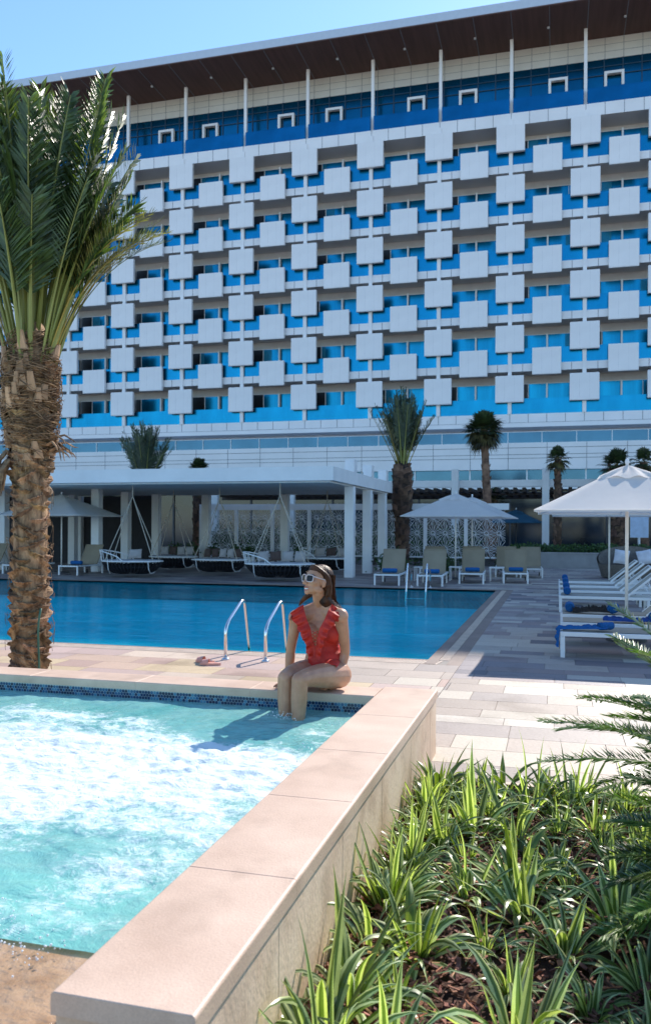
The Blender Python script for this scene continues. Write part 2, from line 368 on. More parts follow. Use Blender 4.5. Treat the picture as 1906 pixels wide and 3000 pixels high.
def spa_mat():
    m = bpy.data.materials.new('spa_water'); m.use_nodes = True; nt = m.node_tree; p = nt.nodes['Principled BSDF']
    at = _n(nt, 'ShaderNodeAttribute'); at.attribute_name = 'foam'
    tc = _n(nt, 'ShaderNodeTexCoord')
    def nz(sc, det, dis=0, st=(1, 1, 1)):
        mp = _n(nt, 'ShaderNodeMapping'); mp.inputs['Scale'].default_value = st; nt.links.new(tc.outputs['Object'], mp.inputs[0])
        n = _n(nt, 'ShaderNodeTexNoise'); n.inputs['Scale'].default_value = sc; n.inputs['Detail'].default_value = det
        n.inputs['Distortion'].default_value = dis; n.inputs['Roughness'].default_value = .68; nt.links.new(mp.outputs[0], n.inputs['Vector']); return n.outputs[0]
    def mth(op, a, b=None, c=None):
        q = _n(nt, 'ShaderNodeMath', operation=op)
        for i, t in enumerate((a, b, c)):
            if t is None: continue
            if isinstance(t, (int, float)): q.inputs[i].default_value = t
            else: nt.links.new(t, q.inputs[i])
        return q.outputs[0]
    big = nz(1.7, 9, 1.2, (1, 1.5, 1)); fine = nz(11, 8, .8); tiny = nz(55, 4, .3)
    s = mth('ADD', mth('MULTIPLY', at.outputs['Fac'], .62), mth('MULTIPLY', big, .95))
    s = mth('ADD', s, mth('MULTIPLY', fine, 1.0)); s = mth('ADD', s, mth('MULTIPLY', tiny, .45))
    fr = _n(nt, 'ShaderNodeValToRGB'); fr.color_ramp.elements[0].position = .0; fr.color_ramp.elements[1].position = 1.0
    sc = mth('MULTIPLY_ADD', s, 3.0, -4.56); nt.links.new(sc, fr.inputs[0])
    wc = _n(nt, 'ShaderNodeValToRGB'); e = wc.color_ramp.elements; e[0].position = .36; e[1].position = .64
    e[0].color = (.18, .57, .53, 1); e[1].color = (.44, .80, .73, 1); nt.links.new(nz(1.1, 4, .8), wc.inputs[0])
    mx = _n(nt, 'ShaderNodeMix', data_type='RGBA'); nt.links.new(fr.outputs[0], mx.inputs[0])
    nt.links.new(wc.outputs[0], mx.inputs[6]); mx.inputs[7].default_value = (.74, .82, .81, 1)
    nt.links.new(mx.outputs[2], p.inputs['Base Color'])
    rg = mth('MULTIPLY_ADD', fr.outputs[0], .5, .06); nt.links.new(rg, p.inputs['Roughness'])
    p.inputs['IOR'].default_value = 1.33; p.inputs['Specular IOR Level'].default_value = .5
    hb = mth('ADD', mth('MULTIPLY', nz(6, 5, 1.0, (1, 1.3, 1)), 1.0), mth('MULTIPLY', fine, .5)); hb = mth('ADD', hb, mth('MULTIPLY', tiny, .25))
    bp = _n(nt, 'ShaderNodeBump'); bp.inputs['Strength'].default_value = .7; bp.inputs['Distance'].default_value = .024
    nt.links.new(hb, bp.inputs['Height']); nt.links.new(bp.outputs[0], p.inputs['Normal'])
    tr = _n(nt, 'ShaderNodeBsdfTransparent'); tr.inputs[0].default_value = (.62, .97, .95, 1)
    ms = _n(nt, 'ShaderNodeMixShader'); o = nt.nodes['Material Output']; nt.links.new(mth('MULTIPLY_ADD', fr.outputs[0], -.26, .28), ms.inputs[0])
    nt.links.new(p.outputs[0], ms.inputs[1]); nt.links.new(tr.outputs[0], ms.inputs[2]); nt.links.new(ms.outputs[0], o.inputs[0])
    return m
so = struct(sp.build('spa_water', spa_mat(), smooth=True))
fa = so.data.attributes.new('foam', 'FLOAT', 'POINT')
fa.data.foreach_set('value', [foam_field(p[0], p[1]) for p in sp.v])
# foam froth and drops thrown up by the jets
fr_ = MB(); rf = random.Random(11)
for i in range(60):
    x = -1.25-rf.random()*4.5; y = SY0+.05+rf.random()*3.2; f = foam_field(x, y)
    if rf.random() > f*.8: continue
    z = .335+abs(rf.gauss(0, .012)); r_ = rf.uniform(.0015, .005)
    fr_.ball((x, y, z), r_, 5, 3)
for cx, cy, n_, sp_ in [(-1.32, 5.2, 25, .05), (-1.70, 5.33, 60, .045), (-1.78, 5.35, 40, .04), (-1.72, 2.24, 120, .09), (-1.5, 2.16, 40, .05), (-1.32, 4.6, 30, .05)]:
    for i in range(n_):
        fr_.ball((min(-1.22, cx+rf.gauss(0, sp_)), min(5.58, cy+rf.gauss(0, sp_)), .33+abs(rf.gauss(0, .022))), rf.uniform(.0012, .0042), 6, 4)
tag(fr_.build('water_spray', M('water_froth', (.93, .95, .95), .5, .02), smooth=True), kind='stuff', label='white froth and droplets splashing over the bubbling spa', cat='spray')

# ------------------------------------------------------------------ planting bed soil and bark
m_soil = M('soil', (.06, .026, .017), .95, .4, 12, .6, 60)
struct(MB().grid(lambda u, v: (GX0+(GX1-GX0)*u, GY0+(GY1-GY0)*v, -.03+.03*noise.noise((u*9, v*14, 1))), 60, 80).build('soil', m_soil, smooth=True))
struct(MB().box(GX0, GX1, GY1, GY1+.05, -.4, .002).build('bed_edging', m_cope))
m_bark = M('bark_chips', (.26, .095, .055), .8, .45, 25, .4, 90, attr=True, col2=(.40, .18, .11))
bk = MB(); rb = random.Random(2)
for i in range(11000):
    x = -.8+rb.random()**1.3*2.6; y = 1.4+rb.random()*3.9
    k = rb.uniform(.35, 1.3); bk.cur = (k, k*rb.uniform(.85, 1.05), k*rb.uniform(.8, 1.1))
    bk.cbox((x, y, -.012+rb.random()*.03), (rb.uniform(.015, .06), rb.uniform(.006, .02), rb.uniform(.002, .007)), (rb.gauss(0, .5), rb.gauss(0, .4), rb.random()*6.3))
for i in range(420):                          # dry fallen leaf pieces among the bark
    x = -.8+rb.random()*2.2; y = 1.6+rb.random()*3.6; k = rb.uniform(.8, 1.6); bk.cur = rb.choice([(2.2*k, 2.9*k, 1.6*k), (1.7*k, 2.2*k, 2.0*k), (1.4*k, 1.2*k, 1.0*k)])
    bk.cbox((x, y, .02+rb.random()*.02), (rb.uniform(.03, .11), rb.uniform(.004, .009), .0012), (rb.gauss(0, .5), rb.gauss(0, .3), rb.random()*6.3))
tag(bk.build('bark_mulch', m_bark), kind='stuff', label='reddish brown bark chips covering the planting bed', cat='mulch')
# ================================================================== hotel
FY = 60.0
m_glass = M('tinted_window', (.005, .15, .28), .22, .25, .35, metal=.9, stretch=(3, 1, .15), col2=(.007, .25, .42), lo=.3, hi=.7)
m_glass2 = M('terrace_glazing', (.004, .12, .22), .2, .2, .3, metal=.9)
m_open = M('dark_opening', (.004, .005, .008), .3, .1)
m_rail = M('blue_glass_rail', (.005, .185, .36), .25, .2, .3, metal=.9, stretch=(1, 1, .4), col2=(.006, .24, .43))
m_beige = M('rendered_wall', (.76, .73, .71), .8, .06, 1)
m_soffit = M('timber_soffit', (.115, .052, .040), .6, .18, .6, stretch=(6, .4, 1))
m_joint = M('cladding_joint', (.20, .21, .23), .8)
m_mull = M('dark_mullion', (.02, .05, .09), .4)
m_lowgl = M('podium_glass', (.045, .11, .17), .12, .15, .3, metal=.8)
m_gfgl = M('ground_floor_glass', (.008, .02, .035), .1, .5, .4, spec=.5)
m_fascia = M('roof_fascia', (.60, .62, .63), .3, .03, metal=.3)
BO = (-18, 60, 0)
hotel = empty('hotel_building', BO); tag(hotel, 'white and blue hotel block with square facade panels and a timber roof overhang', 'hotel')
def part(mb, name, m, parent=None, **k): return shift(mb, BO).build(name, m, parent or hotel, **k)
X0, X1 = -78.0, 37.0
part(MB().box(X0, X1, FY+2.0, FY+18, 8.4, 36.1), 'wall', m_beige)
LV = [9.61+3.49*k for k in range(7)]
cols = [-3.22+4.99*k for k in range(-14, 8)]
# roof slab and soffit
part(MB().box(X0-4, X1+4, 57.1, 80, 36.16, 36.75), 'roof', m_fascia)
sf = MB(); sf.box(X0-3.9, X1+3.9, 57.14, 79, 36.1, 36.157)
s_o = part(sf, 'soffit', m_soffit)
sj = MB(); x = X0
while x < X1: sj.box(x, x+.05, 57.2, 61.95, 36.094, 36.0995); x += 2.495
part(sj, 'soffit_joint', m_joint, s_o)
dl = MB(); x = cols[0]+2.5
while x < X1: dl.tube([(x, 59.6, 36.02), (x, 59.6, 36.1)], .09, 10); x += 4.99
part(dl, 'soffit_downlight', m_wmetal, s_o)
# top white band with panel joints
part(MB().box(X0, X1, 61.9, 62.1, 34.6, 36.09), 'parapet_band', M('cream_cladding', (.66, .63, .57), .5, .04, .7))
tj = MB(); x = X0
while x < X1: tj.box(x, x+.03, 61.885, 61.897, 34.6, 36.09); x += 1.2475
for z in (35.1, 35.6): tj.box(X0, X1, 61.888, 61.896, z, z+.02)
part(tj, 'panel_joint', m_joint)
# terrace glazing
tg = part(MB().box(X0, X1, 61.95, 62.05, 30.7, 34.6), 'terrace_glazing', m_glass2)
mm = MB(); x = cols[0]
while x < X1: mm.box(x, x+.07, 61.88, 61.945, 30.7, 34.6); x += 1.2475
for z in (33.45, 34.05): mm.box(X0, X1, 61.89, 61.94, z, z+.06)
part(mm, 'mullion', m_mull, tg)
for x in (-30.41, -26.6, -20.29, -16.46, -10.17, -6.37, -.06, 3.71, 9.7, -36.4, -40.2):
    part(MB().box(x-.66, x-.48, 61.55, 61.85, 30.7, 33.38).box(x+.48, x+.66, 61.55, 61.85, 30.7, 33.38).box(x-.66, x+.66, 61.55, 61.85, 33.381, 33.56), 'door_portal', m_panel)
for x in cols:
    part(MB().box(x-.11, x+.11, 60.4, 60.62, 30.7, 36.095), 'terrace_pole', m_panel)
# floor bands
for i, z in enumerate(LV):
    top = i == 6; z0 = z-.53 if not top else z-.72; zz = z+.13 if top else z
    if i == 0: z0 = z-.92
    bnd = part(MB().box(X0, X1, FY, FY+2.0, z0, zz), 'floor_band', m_panel)
    j = MB(); step = 1.2475 if i in (0, 6) else None
    if step:
        x = cols[0]
        while x < X1: j.box(x, x+.03, FY-.012, FY-.002, z0 if top else z-.6, zz); x += step
        if i == 0: j.box(X0, X1, FY-.01, FY-.003, z-.62, z-.60)
    else:
        for c in cols:
            for d in (-.86, .86): j.box(c+d, c+d+.03, FY-.012, FY-.002, z0, zz)
    part(j, 'panel_joint', m_joint, bnd)
# columns
for c in cols:
    part(MB().box(c-.13, c+.13, FY-.10, FY+.16, LV[0]-.0, LV[6]-.3), 'column', m_panel)
# windows, one bay of one storey each
def win_mesh():
    w_ = MB()                                     # local: x from column, y 0 = window plane, z from floor
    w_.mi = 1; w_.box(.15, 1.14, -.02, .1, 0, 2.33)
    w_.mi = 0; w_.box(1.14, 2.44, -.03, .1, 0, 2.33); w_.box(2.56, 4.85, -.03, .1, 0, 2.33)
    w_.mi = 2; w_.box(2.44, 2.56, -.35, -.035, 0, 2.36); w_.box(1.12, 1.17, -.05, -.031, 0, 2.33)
    w_.box(.15, 4.85, -.06, -.031, 2.33, 2.38)
    return w_.mesh('window', [m_glass, m_open, m_panel])
def win_mesh2():
    w_ = MB(); w_.mi = 1; w_.box(.15, .62, -.02, .1, 0, 2.33); w_.box(2.58, 3.0, -.02, .1, 1.9, 2.33)
    w_.mi = 0; w_.box(.62, 2.44, -.03, .1, 0, 2.33); w_.box(2.56, 4.85, -.03, .09, 0, 2.33)
    w_.mi = 2; w_.box(2.44, 2.56, -.35, -.035, 0, 2.36); w_.box(.60, .65, -.05, -.031, 0, 2.33); w_.box(.15, 4.85, -.06, -.031, 2.33, 2.38)
    w_.box(3.9, 3.94, -.045, -.031, 0, 2.33)
    return w_.mesh('window', [m_glass, m_open, m_panel])
def win_mesh3(a, b, cb):
    w_ = MB(); w_.mi = 1; w_.box(.15, a, -.02, .1, 0, 2.33); w_.mi = 0; w_.box(a, 2.44, -.03, .1, 0, 2.33); w_.box(2.56, 4.85, -.03, .09, 0, 2.33)
    w_.mi = 3
    for q in range(int((b-a)/.09)): w_.box(a+.09*q, a+.09*q+.07, -.036, -.0305, .1, 2.3)
    for q in range(int(cb/.09)): w_.box(4.80-.09*q-.07, 4.80-.09*q, -.036, -.0305, .1, 2.3)
    w_.mi = 2; w_.box(2.44, 2.56, -.35, -.035, 0, 2.36); w_.box(a-.02, a+.03, -.05, -.037, 0, 2.33); w_.box(.15, 4.85, -.06, -.031, 2.33, 2.38)
    return w_.mesh('window', [m_glass, m_open, m_panel, m_curt])
m_curt = M('curtain_behind_glass', (.015, .19, .28), .5, .15, 2, metal=.5)
WM = [win_mesh(), win_mesh2(), win_mesh3(1.1, 1.9, .5), win_mesh3(.8, 1.2, 1.1), win_mesh3(1.2, 1.3, .2)]
def rail_mesh():
    r_ = MB(); r_.box(.14, 4.85, -.012, .012, 0, 1.05)
    r_.cur = (.5, .5, .5); r_.box(.14, 4.85, -.02, .02, 1.052, 1.09); r_.box(1.66, 1.68, -.018, -.0125, 0, 1.05); r_.box(3.32, 3.34, -.018, -.0125, 0, 1.05)
    return r_.mesh('balcony_rail', m_rail)
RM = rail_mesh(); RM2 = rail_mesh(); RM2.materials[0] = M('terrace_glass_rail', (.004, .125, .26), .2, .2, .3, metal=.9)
def panel_mesh():
    p_ = MB(); p_.rbox(-.97, .97, -.14, .14, -.91, .91, .025); p_.box(-.97, .97, -.128, .128, -.94, -.912)
    p_.mi = 1
    for q in (-.33, .33): p_.box(q-.008, q+.008, -.143, -.1395, -.88, .88)
    return p_.mesh('facade_panel', [m_panel, M('panel_seam', (.74, .73, .73), .6)])
PM = panel_mesh()
rw = random.Random(21)
def inst(me, name, loc):
    o = bpy.data.objects.new(name, me); COL.objects.link(o); o.parent = hotel
    o.location = (loc[0]-BO[0], loc[1]-BO[1], loc[2]-BO[2]); return o
far_p, far_w, far_r = [], [], []
def merge(lst, name, mats):
    mb = MB()
    for me, loc in lst:
        o = len(mb.v); mb.v.extend([tuple(v.co+Vector(loc)) for v in me.vertices])
        for p in me.polygons: mb.f.append([i+o for i in p.vertices]); mb.c.append((1, 1, 1)); mb.m.append(p.material_index)
    tag(shift(mb, BO).build(name, mats, hotel), kind='stuff')
for ci, c in enumerate(cols):
    for i in range(6):
        near = -9 <= ci-14 <= 1
        z = LV[i]
        (inst(rw.choice(WM), 'window', (c, FY+1.72, z)) if near else far_w.append((WM[0], (c, FY+1.72, z))))
        (inst(RM, 'balcony_rail', (c, FY+.12, z)) if near else far_r.append((RM, (c, FY+.12, z))))
        if -6 <= ci-14 <= 2: inst(PM, 'facade_panel', (c, FY-.26, z+1.725))
        else: far_p.append((PM, (c, FY-.26, z+1.725)))
        if i < 5:
            if -7 <= ci-14 <= 1: inst(PM, 'facade_panel', (c+2.495, FY-.26, z+3.49+.10))
            else: far_p.append((PM, (c+2.495, FY-.26, z+3.49+.10)))
    (inst(RM2, 'balcony_rail', (c, FY+.12, LV[6]+.14)) if -9 <= ci-14 <= 1 else far_r.append((RM, (c, FY+.12, LV[6]+.14))))
merge(far_p, 'facade_panel', [m_panel, bpy.data.materials['panel_seam']]); merge(far_w, 'window', [m_glass, m_open, m_panel]); merge(far_r, 'balcony_rail', m_rail)
# podium
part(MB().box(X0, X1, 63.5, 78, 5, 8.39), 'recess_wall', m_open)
pod = MB().box(X0, X1, 57.0, 63.4, 5.52, 7.30)
pw = part(pod, 'podium_wall', m_panel)
j = MB(); x = X0
while x < X1: j.box(x, x+.025, 56.985, 56.998, 5.52, 7.3); x += 2.495
for z in (6.95, 6.5, 6.25): j.box(X0, X1, 56.988, 56.997, z, z+.03)
part(j, 'panel_joint', m_joint, pw)
part(MB().box(X0, X1, 57.3, 57.33, 7.3, 8.02), 'terrace_rail_glass', m_lowgl)
rp_ = MB().box(X0, X1, 57.27, 57.36, 8.021, 8.06); x = X0
while x < X1: rp_.box(x, x+.05, 57.25, 57.298, 7.3, 8.02); x += 2.2
part(rp_, 'terrace_rail_frame', m_wmetal)
part(MB().box(X0, X1, 57.3, 57.5, 4.7, 5.519), 'podium_window', m_lowgl)
rp_ = MB(); x = cols[0]
while x < X1: rp_.box(x, x+.09, 57.2, 57.298, 4.7, 5.519); x += 2.495*1.5
part(rp_, 'window_post', m_wmetal)
part(MB().box(X0, X1, 56.6, 63.4, 4.2, 4.7), 'canopy_band', m_panel)
# ground floor: glass front with mullions, dark inside
part(MB().box(X0, X1, 58.0, 58.1, 0, 4.2), 'ground_floor_glazing', m_gfgl)
x = X0+16
while x < X1-10: part(MB().box(x, x+.12, 57.9, 57.995, 0, 4.2), 'window_post', m_dark); x += 3.1
# ================================================================== poolside pavilion
pav = empty('pavilion', (-13, 28, 0)); tag(pav, 'flat roofed white pavilion sheltering hanging daybeds beside the pool', 'pavilion')
PO = (-13, 28, 0)
def ppart(mb, n, m, parent=None, **k): return shift(mb, PO).build(n, m, parent or pav, **k)
ppart(MB().box(-26, -6.25, 23.5, 32.6, 2.98, 3.39), 'roof', m_white)
ppart(MB().box(-26.0, -6.4, 23.7, 32.4, 2.93, 2.979), 'ceiling', M('pavilion_ceiling', (.80, .79, .78), .7, .05))
for y in (26.3, 28.9, 31.5):
    ppart(MB().rbox(-6.58, -6.28, y-.15, y+.15, 0, 2.93, .012), 'column', m_white)
    ppart(MB().rbox(-6.56, -6.24, y-.2, y+.2, 3.39, 3.80, .012), 'roof_post', m_white)
for x in (-15.75, -19.6):
    for y in (26.6, 28.7, 31.2): ppart(MB().rbox(x-.15, x+.15, y-.15, y+.15, 0, 2.93, .012), 'column', m_white)
for x in (-13.9, -10.5): ppart(MB().rbox(x-.16, x+.16, 31.85, 32.15, 0, 2.93, .012), 'column', m_white)
ppart(MB().box(-26, -16.4, 32.7, 32.85, 0, 2.92), 'dark_backing', M('dark_backing_sheet', (.03, .03, .035), .8))  # added near-black sheet; its colour stands in for the dim interior behind
for i, x in enumerate((-24.6, -22.4, -20.2)): ppart(MB().box(x-.2, x+.2, 32.45, 32.69, 0, 2.92), 'column', m_white)
# lattice screens with radiating star pattern
def star_bars(mb, cx, cz, rad, y, x0, x1, z0, z1, n=16):
    for k in range(n):
        a = 2*math.pi*k/n+.1; r0, r1 = .07, rad*(1.0 if k % 2 == 0 else .82)
        p0 = (cx+r0*math.cos(a), cz+r0*math.sin(a)); p1 = [cx+r1*math.cos(a), cz+r1*math.sin(a)]
        t = 1.0
        for (c0, d, lo, hi) in ((p0[0], p1[0]-p0[0], x0, x1), (p0[1], p1[1]-p0[1], z0, z1)):
            if abs(d) > 1e-6:
                for L in (lo, hi):
                    tt = (L-c0)/d
                    if 0 < tt < t: t = tt
        p1 = (p0[0]+(p1[0]-p0[0])*t, p0[1]+(p1[1]-p0[1])*t)
        mb.tube([(p0[0], y, p0[1]), (p1[0], y, p1[1])], .0085, 4)
    mb.tube([(cx+.07*math.cos(q*math.pi/5), y, cz+.07*math.sin(q*math.pi/5)) for q in range(11)], .012, 4, caps=False)
def screen(w_):
    t = empty('lattice_screen')
    fr_m = MB(); fr_m.box(-.07, .07, -.07, .07, 0, 2.34).box(-.07, w_+.07, -.06, .06, 2.345, 2.60).box(.072, w_-.072, -.03, .03, .40, .46)
    fr_m.build('frame', m_white, t)
    lat = MB(); n = max(1, round(w_/.62)); sx = (w_-.14)/n
    for i in range(n):
        for j in range(3):
            cx = .07+sx*(i+.5); cz = .46+.63*(j+.5)
            star_bars(lat, cx, cz, .44, 0, .07, w_-.07, .46, 2.34)
            for ax in (-1,):
                lat.tube([(cx-sx/2, ax*.008, cz-.31), (cx, ax*.008, cz+.0)], .008, 4); lat.tube([(cx+sx/2, ax*.008, cz-.31), (cx, ax*.008, cz)], .008, 4)
    lat.build('lattice', m_white, t); return t
sc0 = screen(1.62)
scl = ['pierced white lattice screen panel behind the hanging daybeds']
for i in range(8):
    s = sc0 if i == 0 else copy_tree(sc0)
    s.location = (-15.0+i*1.64, 34.0, 0)
    tag(s, ['leftmost star pierced white screen panel behind the pavilion', 'star pierced white screen panel second from the left', 'star pierced white screen behind the second hanging daybed from the left',
            'star pierced white screen behind the middle hanging daybeds', 'star pierced white screen above the largest hanging daybed', 'star pierced white screen left of the right pavilion columns',
            'star pierced white screen right of the pavilion columns beside the big palm trunk', 'rightmost star pierced white screen behind the far umbrellas'][i], 'screen', 'lattice screens behind the pavilion')
# hanging daybeds
m_rope = M('rope', (.48, .42, .34), .9, .2, 30)
m_hull = M('dark_basket', (.018, .018, .022), .6, .3, 10)
m_cush = M('seat_cushion', (.42, .42, .43), .9, .05, 4, .2, 60)
m_brown = M('brown_cushion', (.085, .055, .045), .95, .15, 8, .2, 80)
m_pale = M('pale_cushion', (.38, .35, .33), .95, .08, 8, .2, 80)
def pillow(mb, M4, sz):
    def f(u, v):
        a, b = u*2-1, v*2-1; k = (1-a**4)*(1-b**4); return (a, b, k)
    n = 8
    for sg in (1, -1):
        mb.grid(lambda u, v: M4 @ Vector(((u*2-1)*sz[0]/2*(1-.06*(1-(v*2-1)**2)), sg*sz[2]/2*max(0, (1-(u*2-1)**4)*(1-(v*2-1)**4))**.6, (v*2-1)*sz[1]/2*(1-.06*(1-(u*2-1)**2)))), n, n)
def daybed(L, W, apex, npil, cage):
    t = empty('hanging_daybed')
    hull = MB(); rimz = .50
    def pt(th, k): return Vector((L/2*math.cos(th)*k, W/2*math.sin(th)*k, 0))
    for i in range(44):
        th = 2*math.pi*i/44; pts = []
        for j in range(7):
            s_ = j/6; k = .42+.58*s_**.6; q = pt(th, k); pts.append((q.x, q.y, .12+(rimz-.12)*s_**1.4))
        hull.tube(pts, .022, 4)
    for k, z in ((.62, .20), (.82, .32)): hull.tube([tuple(pt(2*math.pi*i/32, k))[:2]+(z,) for i in range(33)], .016, 4, caps=False)
    hull.grid(lambda u, v: tuple(pt(2*math.pi*u, .05+.80*v))[:2]+(.15+.26*v**2.2,), 28, 6)
    hull.build('basket', m_hull, t)
    rim = MB(); rim.tube([tuple(pt(2*math.pi*i/40, 1.0))[:2]+(rimz+.012,) for i in range(41)], .022, 6, caps=False)
    for sgn in (-1, 1): rim.tube([(sgn*L*.33, y, z) for y, z in ((-W*.40, rimz), (-W*.33, .25), (-W*.18, .13), (W*.18, .13), (W*.33, .25), (W*.40, rimz))], .017, 6)
    rim.build('rim', m_wmetal, t)
    if cage:                                     # raised wire back round one end
        c_ = MB(); top = []
        for i in range(15):
            th = R(95+170*i/14); q = pt(th, 1.0); q2 = pt(th, 1.06); h = rimz+.36*math.sin(math.pi*i/14)**.5; top.append((q2.x, q2.y, h))
            c_.tube([(q.x, q.y, rimz), (q2.x, q2.y, h)], .008, 4)
        c_.tube(top, .018, 6); c_.build('wire_back', m_wmetal, t)
    cu = MB(); cu.grid(lambda u, v: tuple(pt(2*math.pi*u, math.sin(math.pi/2*min(1, v*1.25))*.93))[:2]+(.55-.07*max(0, v-.75)*4+.012*math.sin(9*u*2*math.pi)*v,), 32, 8)
    cu.build('cushion', m_cush, t, True)
    for i in range(npil):
        x = (-.5+(i+.5)/npil)*L*.72; w_ = min(.42, L*.72/npil*.92)
        pb = MB(); pillow(pb, Matrix.Translation((x, W*.26, .73)) @ Matrix.Rotation(R(-18), 4, 'X') @ Matrix.Rotation(R(rnd.uniform(-6, 6)), 4, 'Y'), (w_, .32, .14))
        pb.build('pillow', m_brown if i % 3 == 1 or (npil > 4 and i == 0) else m_pale, t, True)
    rp = MB(); A = Vector((0, 0, apex))
    for sx in (-1, 1):
        for sy in (-1, 1): rp.tube([(sx*L*.40, sy*W*.30, rimz), A+Vector((sx*.05, 0, -.25)), A+Vector((0, 0, -.1))], .014, 5)
    rp.tube([A+Vector((0, 0, -.12)), A+Vector((0, 0, .25))], .018, 6)
    rp.build('suspension_rope', m_rope, t)
    return t
beds = [((-13.0, 24.1, 0), 12, 1.95, 1.25, 2.68, 1, True, 'leftmost hanging daybed with a raised white wire back and pale pillows'),
        ((-13.55, 28.2, 0), 0, 1.85, 1.2, 2.68, 4, False, 'hanging daybed with brown and pale cushions, second from the left'),
        ((-10.9, 26.2, 0), 0, 1.95, 1.2, 2.68, 5, False, 'hanging daybed with a row of upright cushions, middle of the five'),
        ((-8.0, 23.9, 0), 8, 2.1, 1.3, 2.68, 4, True, 'largest hanging daybed nearest the pool directly behind the woman'),
        ((-7.9, 28.9, 0), -14, 1.9, 1.2, 2.68, 3, True, 'rightmost hanging daybed beside the white pavilion columns')]
for loc, rz, L, W, ap, npil, cage, lab in beds:
    t = daybed(L, W, ap, npil, cage); t.location = loc; t.rotation_euler = (0, 0, R(rz)); tag(t, lab, 'daybed', 'hanging basket daybeds under the pavilion')
# planter troughs behind daybeds
m_leafd = M('shrub_leaf', (.035, .085, .025), .5, .4, 8, attr=True, trans=.25, col2=(.07, .14, .035))
m_pot = M('pot', (.55, .54, .53), .6, .08)
def leaf_mass(mb, c, rx, ry, rz, n, ls, rg, up=.4):
    for i in range(n):
        p = Vector((rg.gauss(0, .45)*rx, rg.gauss(0, .45)*ry, rg.gauss(0, .45)*rz)) + Vector(c)
        d = Vector((rg.gauss(0, 1), rg.gauss(0, 1), rg.gauss(up, .8))).normalized(); s_ = d.orthogonal().normalized()*ls*.28
        l_ = ls*rg.uniform(.6, 1.3); k = rg.uniform(.5, 1.5); mb.cur = (k, k, k*.9)
        mb.add([p, p+d*l_*.5+s_, p+d*l_, p+d*l_*.5-s_], [(0, 1, 2, 3)])
def shrub(n, c, r_, cnt, ls, lab, group=None, seed=1, pot=None):
    t = empty(n, (c[0], c[1], c[2])); rg = random.Random(seed); mb = MB()
    leaf_mass(mb, (0, 0, r_[2]+(pot or 0)), *r_, cnt, ls, rg); mb.build('foliage', m_leafd, t)
    st = MB()
    for i in range(6): st.tube([(0, 0, (pot or 0)*.8), (rg.gauss(0, .3)*r_[0], rg.gauss(0, .3)*r_[1], (pot or 0)+r_[2])], .012, 4)
    st.build('stem', M('stem', (.10, .07, .04), .8) if 'm_stem' not in globals() else m_stem, t)
    if pot: MB().tube([(0, 0, 0), (0, 0, pot)], [pot*.38, pot*.5], 14).build('pot', m_pot, t)
    return tag(t, lab, 'shrub', group)
m_stem = M('stem', (.10, .07, .04), .8)
for i, (x, y, h) in enumerate([(-14.7, 30.8, .45), (-14.1, 31.0, .45), (-12.2, 31.0, .45), (-11.6, 30.9, .45), (-9.6, 31.2, .4), (-13.2, 31.1, .4)]):
    shrub('potted_plant', (x, y, 0), (.28, .28, .25), 260, .10, 'small leafy plant in a pale pot behind the hanging daybeds', 'potted plants behind the daybeds', 40+i, h)
for i in range(7):
    shrub('bush', (-14.6+i*1.75, 35.6, 0), (1.1, .5, .85), 1500, .13, 'tall dark shrub seen through the pierced white screens', 'dark shrubs behind the screens', 80+i)
for i, (x, y, rx, rz, lab) in enumerate([(-5.35, 28.0, .55, .38, 'low dark bush between the pavilion columns and the first sun lounger'), (-3.8, 28.8, .5, .3, 'dark low bush behind the pair of tan loungers'),
                                (-1.5, 30.6, .6, .35, 'dark bush behind the rightmost far lounger')]):
    shrub('bush', (x, y, 0), (rx, .4, rz), 900, .11, lab, None, 60+i)
# ------------------------------------------------------------------ planter wall with hedge, pergola and far poolside things
pl_ = empty('planter_wall', (3, 36, 0)); tag(pl_, 'long low grey stone planter wall in front of the dark green hedge', 'planter')
shift(MB().box(-2.3, 9, 35.3, 35.6, 0, .60).box(-2.3, -2.0, 35.6, 38, 0, .60), (3, 36, 0)).build('wall', M('planter_stone', (.30, .29, .28), .7, .1, 2), pl_)
shift(MB().box(-2.34, 9.04, 35.27, 35.63, .602, .64), (3, 36, 0)).build('coping', M('planter_coping', (.36, .34, .33), .6, .1, 2), pl_)
struct(MB().box(-2.0, 9, 35.6, 40, .3, .5).build('planter_soil', m_soil))
hd = empty('hedge', (3, 37, .5)); tag(hd, 'dark green clipped hedge growing behind the grey planter wall', 'hedge')
hm = MB(); rg = random.Random(5)
for i in range(7500):
    x = rg.uniform(-4.9, 6); y = rg.uniform(-.9, .8); z = rg.random()**.8*(.38+.14*noise.noise((x*1.5, y, 0)))
    d = Vector((rg.gauss(0, 1), rg.gauss(-.3, 1), rg.gauss(.5, .8))).normalized(); s_ = d.orthogonal().normalized()*.035; k = rg.uniform(.4, 1.6); hm.cur = (k, k, k*.8)
    p = Vector((x, y, z)); hm.add([p, p+d*.07+s_, p+d*.14, p+d*.07-s_], [(0, 1, 2, 3)])
hm.build('foliage', m_leafd, hd)
hs = MB()
for i in range(40): x = -4.8+i*.27; hs.tube([(x, 0, 0), (x+.05, .05, .3)], .012, 4)
hs.build('stem', m_stem, hd)
pg = empty('pergola', (0, 42, 0)); tag(pg, 'white beamed terrace pergola with dark louvres in front of the hotel', 'pergola')
GO = (0, 42, 0)
for x in (-16.9, -12.8, -8.8, -4.66, -.5, 3.66, 7.8): shift(MB().box(x-.16, x+.16, 39.9, 40.2, 0, 4.4), GO).build('column', m_white, pg)
shift(MB().box(-19, 12, 40.22, 40.6, 3.57, 3.89), GO).build('beam', m_white, pg)
lv = MB(); x = -18.8
